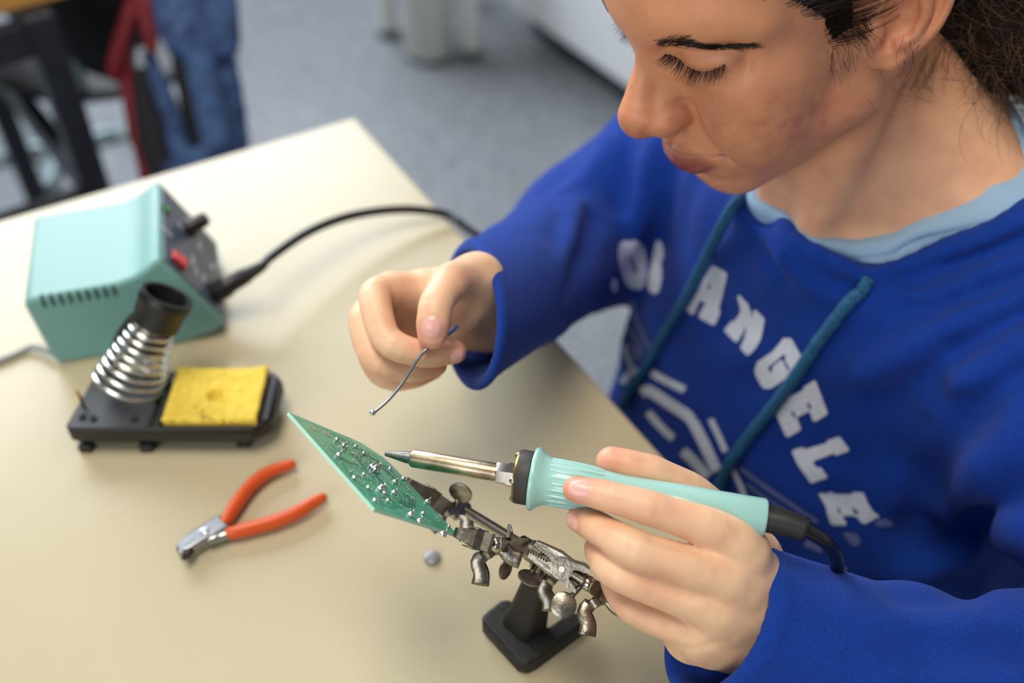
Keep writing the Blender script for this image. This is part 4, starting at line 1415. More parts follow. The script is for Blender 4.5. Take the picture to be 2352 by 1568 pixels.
def stroke(pix, sigma, amp):
    """a fold: ridge (amp > 0) or valley along a line lying on the garment"""
    pts = [at(x, y, trace(hoodie_base, x, y, .42, 1.0, 90)) for x, y in pix]
    STROKES.append((pts, sigma * 1e-3, amp * 1e-3))


for pix, s, a in (
    ([(1500, 330), (1476, 430), (1452, 560)], 9, 5), ([(1452, 300), (1440, 380), (1425, 470)], 9, -5), ([(1560, 380), (1530, 480), (1500, 600)], 10, -3),
    ([(1330, 470), (1300, 560), (1262, 640)], 9, 4.5), ([(1365, 500), (1330, 610), (1290, 690)], 10, -5), ([(1290, 500), (1270, 590), (1262, 680)], 8, -3),
    ([(1210, 560), (1240, 650), (1262, 720)], 7, 3), ([(1390, 330), (1350, 400), (1290, 440)], 10, 5),
    
    ([(2185, 500), (2190, 620), (2206, 760), (2196, 880), (2226, 955)], 2.2, -2.4),
    ([(2240, 950), (2170, 1060), (2125, 1170), (2100, 1240)], 12, -10), ([(2352, 990), (2250, 1060), (2160, 1170)], 13, 9), ([(2352, 676), (2270, 712), (2195, 748)], 9, 7), ([(2352, 722), (2280, 758), (2205, 800)], 8, -7), ([(2352, 780), (2280, 820), (2212, 868)], 9, 7), ([(2352, 850), (2300, 885), (2250, 920)], 8, -7), ([(2000, 850), (2090, 805), (2175, 742)], 12, 6), ([(2040, 905), (2120, 870), (2190, 810)], 12, -6), ([(2010, 770), (2090, 745), (2160, 720)], 10, -4), ([(2352, 820), (2270, 860), (2215, 900)], 12, 4),
    ([(2352, 1130), (2240, 1190), (2150, 1270)], 12, -8), ([(2352, 1220), (2230, 1270), (2090, 1320)], 13, 7), ([(2352, 1340), (2200, 1370), (2060, 1370)], 10, -6), ([(2352, 1420), (2150, 1440), (1990, 1430)], 12, 5), ([(2352, 1500), (2200, 1500), (2050, 1490)], 9, -6), ([(2352, 1560), (2200, 1560), (2050, 1550)], 12, 4),
    ([(1960, 1345), (1975, 1420), (1965, 1500)], 9, -3),
    ([(2010, 668), (2080, 650), (2150, 622), (2230, 590), (2352, 548)], 4, -4), ([(2060, 706), (2140, 716), (2240, 684), (2352, 640)], 6, -4),
    ([(1975, 668), (1900, 640), (1830, 600), (1785, 555), (1755, 500)], 4.5, -4), ([(1940, 690), (1870, 660), (1800, 610)], 5, 2.5), ([(1730, 470), (1750, 560), (1800, 640)], 9, -3.5), ([(1760, 520), (1800, 600), (1880, 670)], 6, 2.5),
    ([(2080, 640), (2150, 690), (2170, 740)], 10, -3), ([(1950, 900), (2060, 840), (2150, 760)], 20, 3), ([(1980, 1050), (2080, 1000), (2160, 940)], 18, -3),
):
    stroke(pix, s, a)

m_hood = mat('blue_sweat_cloth', lin(19, 66, 163), rough=0.85, noise=(700, lin(12, 46, 132), 0.35), bump=(1300, 0.8), sheen=0.06, spec=0.15)
m_tee = mat('pale_blue_jersey', lin(150, 182, 210), rough=0.8, bump=(1500, 0.4))
m_jeans = mat('dark_denim', lin(26, 30, 44), rough=0.85, noise=(400, lin(38, 42, 58), 0.3), bump=(1200, 0.4))

person = thing('person', (NB[0] + .05, NB[1] + .03, 0), 'person in a blue hoodie soldering a circuit board at the table', 'person')
V, F = sdf_mesh(hoodie, (-.12, .16, .46), (.52, .92, 1.02), .0026, band=1.45)
hood = fast_mesh('hoodie', V, F, m_hood, person)
bm = bmesh.new(); bm.from_mesh(hood.data)
bmesh.ops.holes_fill(bm, edges=[e for e in bm.edges if len(e.link_faces) == 1], sides=60)
for f_ in bm.faces: f_.smooth = True
bm.to_mesh(hood.data); bm.free()
from mathutils.bvhtree import BVHTree
HB = BVHTree.FromPolygons(V.tolist(), F.tolist())


def cloth_hit(px, py, off=.0006):
    h = HB.ray_cast(Vector(CAM), Vector(nrm(ray(px, py))))
    if h[0] is None: return None
    n = np.array(h[1]); p = np.array(h[0])
    if n @ (CAM - p) < 0: n = -n
    return p + n * off


# --- tee shirt: a thin layer over the trunk, cut along the collar, with a thicker neck band
def tee(P):
    th, z = neck_angle(P)
    pl_ = z - np.interp(th, *TEE_EDGE)
    b = np.exp(-((pl_ + .004) / .0035) ** 4) * .0012 - .0006 * np.exp(-((pl_ + .0085) / .0008) ** 2)
    d = trunk(P) - np.float32(.0034) - b
    d = smax(d, pl_.astype(P.dtype), .0016)
    return np.maximum(d, -(trunk(P) + np.float32(.002)))


V, F = sdf_mesh(tee, body_pt(0, 0, 0) - (.15, .15, .075), body_pt(0, 0, 0) + (.15, .15, .085), .0016, band=1.4)
keep = (V[F].mean(1) - NB)[:, 2] > -.07
teeo = fast_mesh('tee_shirt', V, F[keep], m_tee, person)


def hips(P):
    d = cap(P, body_pt(.09, -.09, -.42), body_pt(-.09, -.09, -.42), .115, .115)
    for s in (-1, 1):
        k = body_pt(s * .14, .22, -.41); an = body_pt(s * .15, .20, -.83)
        d = smin(d, cap(P, body_pt(s * .095, -.07, -.42), k, .088, .066), .04)
        d = smin(d, cap(P, k, an, .064, .050), .03)
    d = smax(d, .085 - P[:, 2], .01)
    n = noise3(P * np.float32(18)); return (d - .006 * n).astype(P.dtype)


V, F = sdf_mesh(hips, (-.2, .2, .06), (.7, 1.0, .66), .006, 3)
fast_mesh('jeans', V, F, m_jeans, person)
m_shoe = mat('dark_shoe', lin(40, 40, 44), rough=0.6)
for s in (-1, 1):
    shoe = lambda P: np.maximum(smin(cap(P, body_pt(s * .15, .16, -.855), body_pt(s * .155, .33, -.872), .048, .036), cap(P, body_pt(s * .15, .195, -.87), body_pt(s * .15, .195, -.80), .045, .044), .03), .004 - P[:, 2]).astype(P.dtype)
    c = body_pt(s * .15, .24, -.86)
    V, F = sdf_mesh(shoe, c - .2, c + .2, .006, 3)
    fast_mesh('shoe', V, F, m_shoe, person)
# --- the stool she sits on
stool = thing('stool', (*body_pt(0, -.11, 0)[:2], 0), 'round wooden stool under the person in the blue hoodie', 'stool')
m_wood = mat('beech', lin(190, 150, 100), rough=0.5, noise=(14, lin(168, 126, 80), 0.3))
sc_c = body_pt(0, -.11, 0)
build('seat', lathe([(.0, .330), (.15, .330), (.165, .337), (.165, .357), (.155, .365), (0, .365)], (sc_c[0], sc_c[1], 0), (0, 0, 1), 36), m_wood, stool, world=True, auto=40)
for a in range(4):
    ca, sa = math.cos(a * math.pi / 2 + .6), math.sin(a * math.pi / 2 + .6)
    build('leg', tube([(sc_c[0] + .10 * ca, sc_c[1] + .10 * sa, .35), (sc_c[0] + .17 * ca, sc_c[1] + .17 * sa, 0.0)], .014, 12), m_dark, stool, world=True, auto=50)
# ================================================================== blurred background on the far side of the table
m_wtop = mat('orange_wood', lin(214, 160, 84), rough=0.5, noise=(10, lin(190, 132, 62), 0.3))
B0_ = on(134, 0, .72); B1_ = on(0, 36, .72)
bd_ = nrm(B1_ - B0_); bn_ = np.array([-bd_[1], bd_[0], 0]); bn_ = bn_ if bn_[1] > 0 else -bn_
bench = thing('far_workbench', (B1_[0], B1_[1], 0), 'wooden-topped workbench on a dark steel frame behind the station', 'workbench', x=bd_)
bc_ = B1_ + bd_ * .62 + bn_ * .35
BA = [bd_, bn_, (0, 0, 1)]
build('bench_top', box((bc_[0], bc_[1], .735), (1.5, .70, .03), BA), m_wtop, bench, world=True, smooth=False, bevel=(.004, 2))
lg = on(92, 60, .70)
for u, v in ((0, 0), (.85, 0), (0, .58), (.85, .58)):
    q = lg + bd_ * u + bn_ * v
    build('leg', box((q[0], q[1], .36), (.038, .038, .72), BA), m_dark, bench, world=True, smooth=False, bevel=(.004, 2))
for z, v in ((.69, 0), (.44, 0), (.12, .0), (.69, .58), (.44, .58)):
    q = lg + bd_ * .425 + bn_ * v
    build('cross_rail', box((q[0], q[1], z), (.812, .026, .045), BA), m_dark, bench, world=True, smooth=False, bevel=(.003, 2))
for z, u in ((.44, 0), (.69, 0)):
    q = lg + bd_ * u + bn_ * .29
    build('end_rail', box((q[0], q[1], z), (.026, .545, .045), BA), m_dark, bench, world=True, smooth=False, bevel=(.003, 2))

# tubular chair with a black shell
m_shell = mat('black_shell', lin(26, 24, 27), rough=0.55)
m_tubeg = mat('grey_green_tube', lin(150, 172, 174), rough=0.35, metal=0.3)
ch0 = at(190, 60, 1.42)
chair = thing('shell_chair', (ch0[0], ch0[1] + .12, 0), 'black shell chair on grey-green tubes with the denim jacket over it', 'chair')
sA = np.stack([RT, nrm(np.cross(nrm((0, -.3, 1.0)), RT)), nrm((0, -.3, 1.0))])
shell = lambda P: np.maximum(np.abs(ell(P, ch0 + np.array([0, .02, .05]), (.078, .10, .165), sA)) - np.float32(.006), -(P - (ch0 + np.array([0, .03, 0])).astype(P.dtype)) @ np.array([0, -.95, -.3], P.dtype) - np.float32(.02)).astype(P.dtype)
shell2 = lambda P: (ell(P, ch0 + np.array([0, .0, .04]), (.072, .022, .150), sA)).astype(P.dtype)
V, F = sdf_mesh(shell2, ch0 - .22, ch0 + .26, .005, 3)
fast_mesh('backrest', V, F, m_shell, chair)
sc2 = ch0 + np.array([-.06, .21, -.13])
seat2 = lambda P: ell(P, sc2, (.19, .19, .022)).astype(P.dtype)
V, F = sdf_mesh(seat2, sc2 - .24, sc2 + .24, .006, 3)
fast_mesh('seat', V, F, m_shell, chair)
f1 = [on(168, 352, .02), on(200, 322, .02), on(245, 305, .02), on(300, 298, .02)]
f2 = [on(-40, 362, .02), on(40, 348, .02), on(100, 338, .02), on(122, 372, .02), on(110, 430, .02)]
for path in (f1 + [f1[-1] + np.array([.05, .02, .22]), sc2 + np.array([.12, .06, -.01])], f2[::-1] + [f2[0] + np.array([-.03, .05, .2]), sc2 + np.array([-.15, .05, -.01])]):
    build('tube_leg', tube(spline(path, 40), .012, 12), m_tubeg, chair, world=True)
for s_ in (-.07, .07):
    build('back_upright', tube(spline([sc2 + np.array([s_ + .05, -.12, 0]), ch0 + np.array([s_ * .6, .03, -.10]), ch0 + np.array([s_ * .6, .035, .06])], 14), .010, 10), m_tubeg, chair, world=True)

# denim jacket hung over the chair: folds built as soft vertical rolls
m_denim = mat('denim', lin(66, 96, 142), rough=0.85, noise=(26, lin(34, 52, 92), 0.16), bump=(500, 0.4))
m_lining_shade = mat('lining_shade_colour', lin(24, 25, 34), rough=0.85)
m_redl = mat('red_lining', lin(112, 14, 28), rough=0.7)
jk0 = at(430, 120, 1.36)
jacket = thing('denim_jacket', (jk0[0], jk0[1], .42), 'blue denim jacket with red lining hanging over the chair', 'jacket')


def roll(paths, k):
    def f(P):
        d = None
        for pts in paths:
            Q, R_ = smooth_path([at(x, y, z) for x, y, z, r in pts], [r * 1e-3 for x, y, z, r in pts], 6)
            e = chain(P, Q, R_); d = e if d is None else smin(d, e, k)
        return (d - .004 * noise3((P * np.float32(45)).astype(np.float32))).astype(P.dtype)
    return f


def rolled(name, paths, m, k=.012, parent=jacket):
    A = np.array([at(x, y, z) for pts in paths for x, y, z, r in pts])
    V, F = sdf_mesh(roll(paths, k), A.min(0) - .05, A.max(0) + .05, .005, 3)
    return fast_mesh(name, V, F, m, parent)


rolled('denim_front', [[(385, -60, 1.40, 26), (395, 40, 1.39, 24), (405, 105, 1.38, 16)], [(440, -60, 1.37, 24), (448, 80, 1.36, 24), (470, 190, 1.36, 20), (500, 330, 1.36, 22)], [(495, -60, 1.38, 24), (510, 60, 1.37, 24), (522, 110, 1.37, 16)],
                       [(520, 150, 1.40, 16), (530, 240, 1.39, 20), (538, 330, 1.38, 18)], [(345, 130, 1.40, 10), (385, 240, 1.38, 13), (430, 400, 1.36, 17)], [(400, 395, 1.36, 16), (470, 370, 1.36, 18), (540, 320, 1.38, 16)]], m_denim)
rolled('shaded_lining', [[(420, 140, 1.40, 16), (450, 230, 1.41, 24), (470, 330, 1.41, 26)], [(330, 180, 1.42, 16), (350, 300, 1.41, 22), (380, 400, 1.40, 22)], [(320, 20, 1.42, 10), (322, 90, 1.42, 12)]], m_lining_shade)  # dark rolls carry the shadow of lining and gaps in their colour
rolled('red_lining', [[(312, -40, 1.40, 10), (290, 60, 1.40, 12), (268, 130, 1.40, 12), (258, 175, 1.40, 8)], [(330, -40, 1.39, 10), (342, 60, 1.39, 12), (350, 110, 1.39, 9)], [(285, 120, 1.42, 12), (300, 240, 1.42, 12), (318, 300, 1.42, 14), (340, 400, 1.42, 14)]], m_redl)
# ================================================================== skin: head, neck, arms and hands in one mesh
def skin_material():
    m = mat('skin', lin(226, 180, 152), rough=0.46)
    nt = m.node_tree; b = nt.nodes['Principled BSDF']; L = nt.links
    tc = nt.nodes.new('ShaderNodeTexCoord')

    def attr(n):
        a = nt.nodes.new('ShaderNodeAttribute'); a.attribute_name = n; return a.outputs['Fac']

    def mix(fac, a, b_, mode='MIX'):
        x = nt.nodes.new('ShaderNodeMix'); x.data_type = 'RGBA'; x.blend_type = mode
        for s_, i in ((fac, 0), (a, 6), (b_, 7)):
            if hasattr(s_, 'links'): L.new(s_, x.inputs[i])
            else: x.inputs[i].default_value = s_
        return x.outputs[2]

    def noise(scale, lo, hi, detail=4):
        n = nt.nodes.new('ShaderNodeTexNoise'); n.inputs['Scale'].default_value = scale; n.inputs['Detail'].default_value = detail
        L.new(tc.outputs['Object'], n.inputs['Vector'])
        r = nt.nodes.new('ShaderNodeMapRange'); r.inputs[1].default_value = lo; r.inputs[2].default_value = hi; L.new(n.outputs['Fac'], r.inputs[0]); return r.outputs[0]

    def mul(a, k):
        x = nt.nodes.new('ShaderNodeMath'); x.operation = 'MULTIPLY'; L.new(a, x.inputs[0])
        if hasattr(k, 'links'): L.new(k, x.inputs[1])
        else: x.inputs[1].default_value = k
        return x.outputs[0]

    c = mix(attr('face'), lin(240, 198, 162), lin(221, 152, 112))
    c = mix(mul(noise(55, .42, .68), .38), c, lin(196, 132, 106))
    c = mix(mul(attr('red'), .75), c, lin(214, 120, 100))
    c = mix(mul(attr('blush'), noise(110, .35, .7)), c, lin(182, 84, 70))
    c = mix(mul(mul(noise(300, .70, .78, 2), .5), attr('face')), c, lin(150, 92, 72))
    c = mix(attr('lip'), c, lin(142, 70, 64))
    c = mix(attr('nail'), c, lin(238, 178, 168))
    L.new(c, b.inputs['Base Color'])
    r = nt.nodes.new('ShaderNodeMix'); r.data_type = 'FLOAT'; r.inputs[2].default_value = .47; r.inputs[3].default_value = .27
    mx = nt.nodes.new('ShaderNodeMath'); mx.operation = 'MAXIMUM'; L.new(attr('lip'), mx.inputs[0]); L.new(attr('nail'), mx.inputs[1])
    L.new(mx.outputs[0], r.inputs[0]); L.new(r.outputs[0], b.inputs['Roughness'])
    n2 = nt.nodes.new('ShaderNodeTexNoise'); n2.inputs['Scale'].default_value = 1100; n2.inputs['Detail'].default_value = 2
    L.new(tc.outputs['Object'], n2.inputs['Vector'])
    bp = nt.nodes.new('ShaderNodeBump'); bp.inputs['Strength'].default_value = .16; bp.inputs['Distance'].default_value = .0006
    L.new(n2.outputs['Fac'], bp.inputs['Height']); L.new(bp.outputs['Normal'], b.inputs['Normal'])
    return m


m_skin = skin_material()
pieces = [sdf_mesh(skin_head, (-.02, .36, .86), (.36, .72, 1.20), .0013)]
for h in (near_hand, far_hand):
    pieces.append(sdf_mesh(h, *h.bounds(), .00105))


def inner_body(P):
    """the rest of the body, wholly inside the clothes"""
    d = torso_sdf(P) + np.float32(.016)
    d = smin(d, cap(P, body_pt(.08, -.09, -.42), body_pt(-.08, -.09, -.42), .10, .10), .05)
    for w, e, s in ((np.array([.2, .268, .822]), ELB_L, SH_L), (at(1180, 660, .70), ELB_R, SH_R)):
        d = smin(d, cap(P, w, e, .026, .040), .02); d = smin(d, cap(P, e, s, .042, .050), .02)
    return np.maximum(d, P[:, 2] - np.float32(.90)).astype(P.dtype)


pieces.append(sdf_mesh(inner_body, (-.10, .18, .40), (.50, .90, .92), .006, 3))
off = 0; VV = []; FF = []
for v, f in pieces:
    VV.append(v); FF.append(f + off); off += len(v)
V = np.concatenate(VV); F = np.concatenate(FF)
skin = fast_mesh('body', V, F, m_skin, person)
nh = len(pieces[0][0])
q = hl(V)
ax = np.abs(q[:, 0]); qs = np.stack([ax, q[:, 1], q[:, 2]], 1)
ishead = (np.arange(len(V)) < nh)
face = (.55 + .45 * np.clip((q[:, 2] + 120) / 50, 0, 1)) * ishead
du = np.minimum(chain(qs, *LIPUP) + .5, chain(qs, *LIPLP) - .4)
lip = np.clip((.9 - du) / 1.4, 0, 1) * ishead * (q[:, 1] > 70)
g = lambda c, s: np.exp(-(((qs - np.array(c)) / np.array(s)) ** 2).sum(1))
blush = np.clip(.95 * g((44, 60, -18), (22, 26, 22)) + .75 * g((0, 122, -12), (16, 14, 12)) + .65 * g((14, 104, -18), (9, 9, 9)) + .5 * g((50, 30, -45), (22, 26, 18)) + .35 * g((10, 85, -80), (16, 16, 10)), 0, 1) * ishead
blush = np.maximum(blush, .55 * g((78, -8, 6), (12, 26, 40)) * ishead)
nail = np.zeros(len(V)); red = np.zeros(len(V)); k0 = nh
for h, (v, f) in zip((near_hand, far_hand), pieces[1:3]):
    a, r = h.masks(v); nail[k0:k0 + len(v)] = a; red[k0:k0 + len(v)] = r; k0 += len(v)
for n_, a_ in (('face', face), ('lip', lip), ('blush', blush), ('nail', nail), ('red', red)):
    vattr(skin, n_, a_)

# ================================================================== hair
HBVH = BVHTree.FromPolygons(pieces[0][0].tolist(), pieces[0][1].tolist())


def head_near(p):
    h = HBVH.find_nearest(Vector(p)); return np.array(h[0]), np.array(h[1])


def head_px(px, py):
    h = HBVH.ray_cast(Vector(CAM), Vector(nrm(ray(px, py))))
    if h[0] is None: return head_near(at(px, py, .6))
    return np.array(h[0]), np.array(h[1])


def strands(name, paths, r0, m, r1=.25):
    """hair: every path (K,3) becomes a tapering three-sided thread; all in one mesh"""
    A = np.asarray(paths, float); S, K, _ = A.shape
    T = np.gradient(A, axis=1); T /= np.linalg.norm(T, axis=2)[..., None] + 1e-12
    up = np.where(np.abs(T[..., 2:3]) > .9, np.array([1.0, 0, 0]), np.array([0, 0, 1.0]))
    N = np.cross(T, up); N /= np.linalg.norm(N, axis=2)[..., None]; B = np.cross(T, N)
    r = (r0 if np.ndim(r0) else np.full(S, r0))[:, None] * np.linspace(1, r1, K)[None]
    rings = [A + r[..., None] * (math.cos(a) * N + math.sin(a) * B) for a in (0, 2.094, 4.189)]
    V = np.stack(rings, 2).reshape(-1, 3)
    base = (np.arange(S)[:, None] * K + np.arange(K - 1)[None]).ravel() * 3
    F = np.concatenate([np.stack([base + a, base + b, base + 3 + b, base + 3 + a], 1) for a, b in ((0, 1), (1, 2), (2, 0))])
    o = fast_mesh(name, V, F, m, person); o['kind'] = 'stuff'
    return o


m_hair = mat('dark_brown_hair', lin(52, 34, 24), rough=0.38, noise=(90, lin(30, 20, 15), 0.3), spec=0.6)
m_brow = mat('brow_hair', lin(40, 26, 19), rough=0.5)
R3 = np.random.default_rng(21)
left = HM[:, 0]; fwd = HM[:, 1]; upv = HM[:, 2]
# scalp: everything behind the hairline, combed back towards a low knot
HAIRLINE = np.array([(-62, 12), (-19, 12), (-10, 20), (0, 27), (15, 31), (22, 32), (30, 37), (43, 47), (53, 58), (62, 66), (72, 82), (80, 92)])  # z, front limit y


def is_scalp(qs):
    lim = np.interp(qs[:, 2], HAIRLINE[:, 0], HAIRLINE[:, 1])
    front = qs[:, 1] < lim
    top = (qs[:, 2] > 80) | front
    ear = (np.abs(qs[:, 1] + 14) < 26) & (np.abs(qs[:, 2] - 6) < 36) & (qs[:, 0] > 60)
    low = (qs[:, 2] > -22 - 18 * np.clip((-qs[:, 1] - 30) / 40, 0, 1)) | ((qs[:, 1] > 2) & (qs[:, 2] > -12 - 0 * qs[:, 1]))
    burn = (qs[:, 1] > 0) & (qs[:, 2] < 4)
    return top & low & ~ear & ~burn


v0, f0 = pieces[0]
q0 = hl(v0); q0[:, 0] = np.abs(q0[:, 0])
sm = is_scalp(q0)
fm = is_scalp(q0 + np.array([0, 2.5, -3.0]))[f0].all(1) & sm[f0].all(1)
# a thin dark cap just above the skin so that no scalp shines between the strands
NV = np.zeros_like(v0)
fn = np.cross(v0[f0[:, 2]] - v0[f0[:, 0]], v0[f0[:, 3]] - v0[f0[:, 1]])
for i in range(4): np.add.at(NV, f0[:, i], fn)
NV /= np.linalg.norm(NV, axis=1)[:, None] + 1e-12
use = np.unique(f0[fm]); remap = -np.ones(len(v0), int); remap[use] = np.arange(len(use))
m_core = mat('hair_core', lin(34, 23, 17), rough=0.9, noise=(300, lin(20, 13, 10), 0.3), bump=(600, 1.0), spec=0.1)
hair = fast_mesh('hair', v0[use] + NV[use] * .0008, remap[f0[fm]], m_core, person)
KNOT = hw((0, -112, 12))
idx = R3.choice(np.nonzero(sm)[0], 7500)
paths = []
K = 9
P = v0[idx] + NV[idx] * .0016; D = KNOT - P; D /= np.linalg.norm(D, axis=1)[:, None]
lift = R3.uniform(.0006, .0032, len(P)); L = R3.uniform(.025, .055, len(P))
jit = R3.normal(0, .10, (len(P), 3))
cur = P.copy(); nrmv = NV[idx].copy(); out = [cur.copy()]
HC = hw((0, -4, 40))
for k in range(K - 1):
    rad = cur - HC; rad /= np.linalg.norm(rad, axis=1)[:, None]
    D = KNOT - cur; D /= np.linalg.norm(D, axis=1)[:, None]; D = D + jit - .5 * fwd + .25 * upv * (((cur - HC) @ fwd) > .03)[:, None]
    D -= rad * (D * rad).sum(1)[:, None]; D /= np.linalg.norm(D, axis=1)[:, None]
    cur = cur + D * (L / K)[:, None] + nrmv * (lift / K)[:, None]
    out.append(cur.copy())
strands('hair_strands', np.stack(out, 1), R3.uniform(.00012, .00024, len(P)), m_hair)


def tangent_hair(p, n, d, L, bend, K=7, lift=.0004):
    """a hair leaving the skin at p in direction d (kept near the surface), bending towards `bend`"""
    d = nrm(d); pts = [p + n * lift]; c = p + n * lift
    for k in range(K - 1):
        d = nrm(d + bend * (1.0 / K)); c = c + d * (L / (K - 1)); pts.append(c)
    return pts


# eyebrows
brow_px = [(1508, 102), (1540, 97), (1580, 98), (1620, 105), (1650, 108), (1690, 103), (1729, 100)]
bw_ = spline(np.array([hl(head_px(x, y)[0][None])[0] for x, y in brow_px]), 60)
paths = []
left = HM[:, 0]; fwd = HM[:, 1]; upv = HM[:, 2]
for k in range(560):
    t = R3.random() ** .9; c = bw_[int(t * 59)].copy()
    w = np.interp(t, [0, .12, .55, 1], [3.0, 4.0, 3.0, .9])
    c[2] += R3.normal(0, w * .5)
    for s in (1, -1):
        cc = c.copy(); cc[0] *= s
        p, n = head_near(hw(cc))
        tang = hw(bw_[min(59, int(t * 59) + 2)] * (s, 1, 1)) - hw(bw_[int(t * 59)] * (s, 1, 1))
        d = nrm(nrm(tang + 1e-9) + upv * R3.normal(.35 - .6 * t, .22) + n * .10)
        paths.append(tangent_hair(p, n, d, R3.uniform(.005, .009), -n * .12, 5, .0003))
strands('eyebrows', paths, .00013, m_brow)
# eyelashes on the lowered upper lid and a sparse row below
paths = []
lp = np.array(LASHS)
for k in range(190):
    t = R3.random(); i = t * (len(lp) - 1); c = lp[int(i)] * (1 - i % 1) + lp[min(int(i) + 1, len(lp) - 1)] * (i % 1)
    for s in (1, -1):
        cc = (c + (0, .3, .2 + R3.normal(0, .25))) * (s, 1, 1)
        p = hw(cc)
        d = nrm(fwd * .75 - upv * (.85 + R3.normal(0, .12)) + left * s * (t - .42) * 1.1 + R3.normal(0, .12, 3))
        paths.append(tangent_hair(p, d, d, R3.uniform(.0065, .0105), upv * .55 + fwd * .1, 6, 0))
strands('eyelashes', paths, .00014, m_brow, .1)
# knot of curly hair behind the ear, over a dark core
def curl(p0, d, L, curlr, turns, K=16):
    d = nrm(d); a = nrm(np.cross(d, R3.normal(size=3))); b = np.cross(d, a); ph = R3.uniform(0, 6.28)
    t = np.linspace(0, 1, K)[:, None]
    r = curlr * np.clip(t * 3, 0, 1)
    return p0 + d * L * t + r * (np.cos(ph + t * turns * 6.28) * a + np.sin(ph + t * turns * 6.28) * b) - r[0] * a
KC = [at(2195, -70, .597), at(2300, 78, .607), at(2430, 120, .635)]
knot = lambda P: (smin(cap(P, KC[0], KC[1], .026, .030), cap(P, KC[1], KC[2], .030, .028), .02) - np.float32(.006) * noise3((P * np.float32(80)).astype(np.float32))).astype(P.dtype)
vk, fk = sdf_mesh(knot, KC[1] - .13, KC[1] + .13, .003, 3)
fast_mesh('hair_knot', vk, fk, m_core, person)
paths = []
dirn = nrm(RT * .8 - UPV * .6)
for k in range(3400):
    i = R3.integers(len(vk)); p0 = vk[i]
    n = nrm(p0 - KC[1])
    d = nrm(dirn * R3.normal(.5, .5) + n * R3.uniform(.05, .75) + R3.normal(0, .5, 3))
    paths.append(curl(p0 - n * .003, d, R3.uniform(.022, .060), R3.uniform(.002, .009), R3.uniform(.4, 1.5)))
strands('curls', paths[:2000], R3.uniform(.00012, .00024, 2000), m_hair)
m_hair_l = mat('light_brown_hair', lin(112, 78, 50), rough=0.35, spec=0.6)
strands('light_brown_curls', paths[2000:], R3.uniform(.00010, .00018, len(paths) - 2000), m_hair_l)  # lighter brown strands among the darker curls
# loose wisps in front of the ear, on the cheek and on the neck
paths = []
def wisp(pix, lift, jitter=3):
    n = len(pix); P3 = []
    for x, y in pix:
        j = R3.normal(0, jitter, 2); h, nn = head_px(x + j[0], y + j[1]); P3.append(h + nn * lift)
    return spline(np.array(P3), 16)
for k in range(130):   # sideburn
    x = R3.uniform(1890, 1985); y = R3.uniform(20, 80)
    e = R3.uniform(.4, 1)
    paths.append(wisp([(x, y), (x + R3.uniform(6, 16), y + 26 * e), (x + R3.uniform(14, 34), y + 52 * e), (x + R3.uniform(10, 50), y + R3.uniform(60, 84) * e)], .0009, 2))
for k in range(30):
    x = R3.uniform(1895, 1965); y = R3.uniform(100, 160)
    paths.append(wisp([(x, y), (x + R3.uniform(-4, 10), y + 22), (x + R3.uniform(-12, 12), y + R3.uniform(35, 62))], .0006, 2))
for k in range(60):   # behind the ear lobe, down the neck
    x = R3.uniform(2075, 2160); y = R3.uniform(85, 140)
    paths.append(wisp([(x, y), (x + R3.uniform(-25, 6), y + 45), (x + R3.uniform(-60, 12), y + R3.uniform(70, 95)), (x + R3.uniform(-75, 60), y + R3.uniform(85, 120))], R3.uniform(.001, .004), 5))
for pix in ([(2022, 150), (2030, 190), (2060, 215), (2100, 215)], [(1985, 225), (2010, 250), (2050, 260), (2085, 250)], [(2150, 150), (2190, 190), (2240, 225), (2248, 262), (2245, 315)], [(2110, 160), (2120, 200), (2160, 235), (2200, 240)], [(2200, 180), (2220, 230), (2250, 262)], [(1990, 142), (2010, 150), (2030, 152)]):
    paths.append(wisp(pix, .003, 2))
strands('wisps', paths, .00008, m_hair)

# ================================================================== print on the hoodie and the two drawstrings
from mathutils.geometry import delaunay_2d_cdt
m_print = mat('worn_white_print', lin(228, 232, 242), rough=0.7, noise=(420, lin(200, 208, 228), 0.25))
m_print_d = mat('grey_blue_print', lin(112, 124, 172), rough=0.7, noise=(420, lin(84, 98, 160), 0.25))  # greyer, darker version of the print colour


def inpoly(p, poly):
    x, y = p; c = False; n = len(poly)
    for i in range(n):
        x0, y0 = poly[i]; x1, y1 = poly[(i + 1) % n]
        if (y0 > y) != (y1 > y) and x < (x1 - x0) * (y - y0) / (y1 - y0) + x0: c = not c
    return c


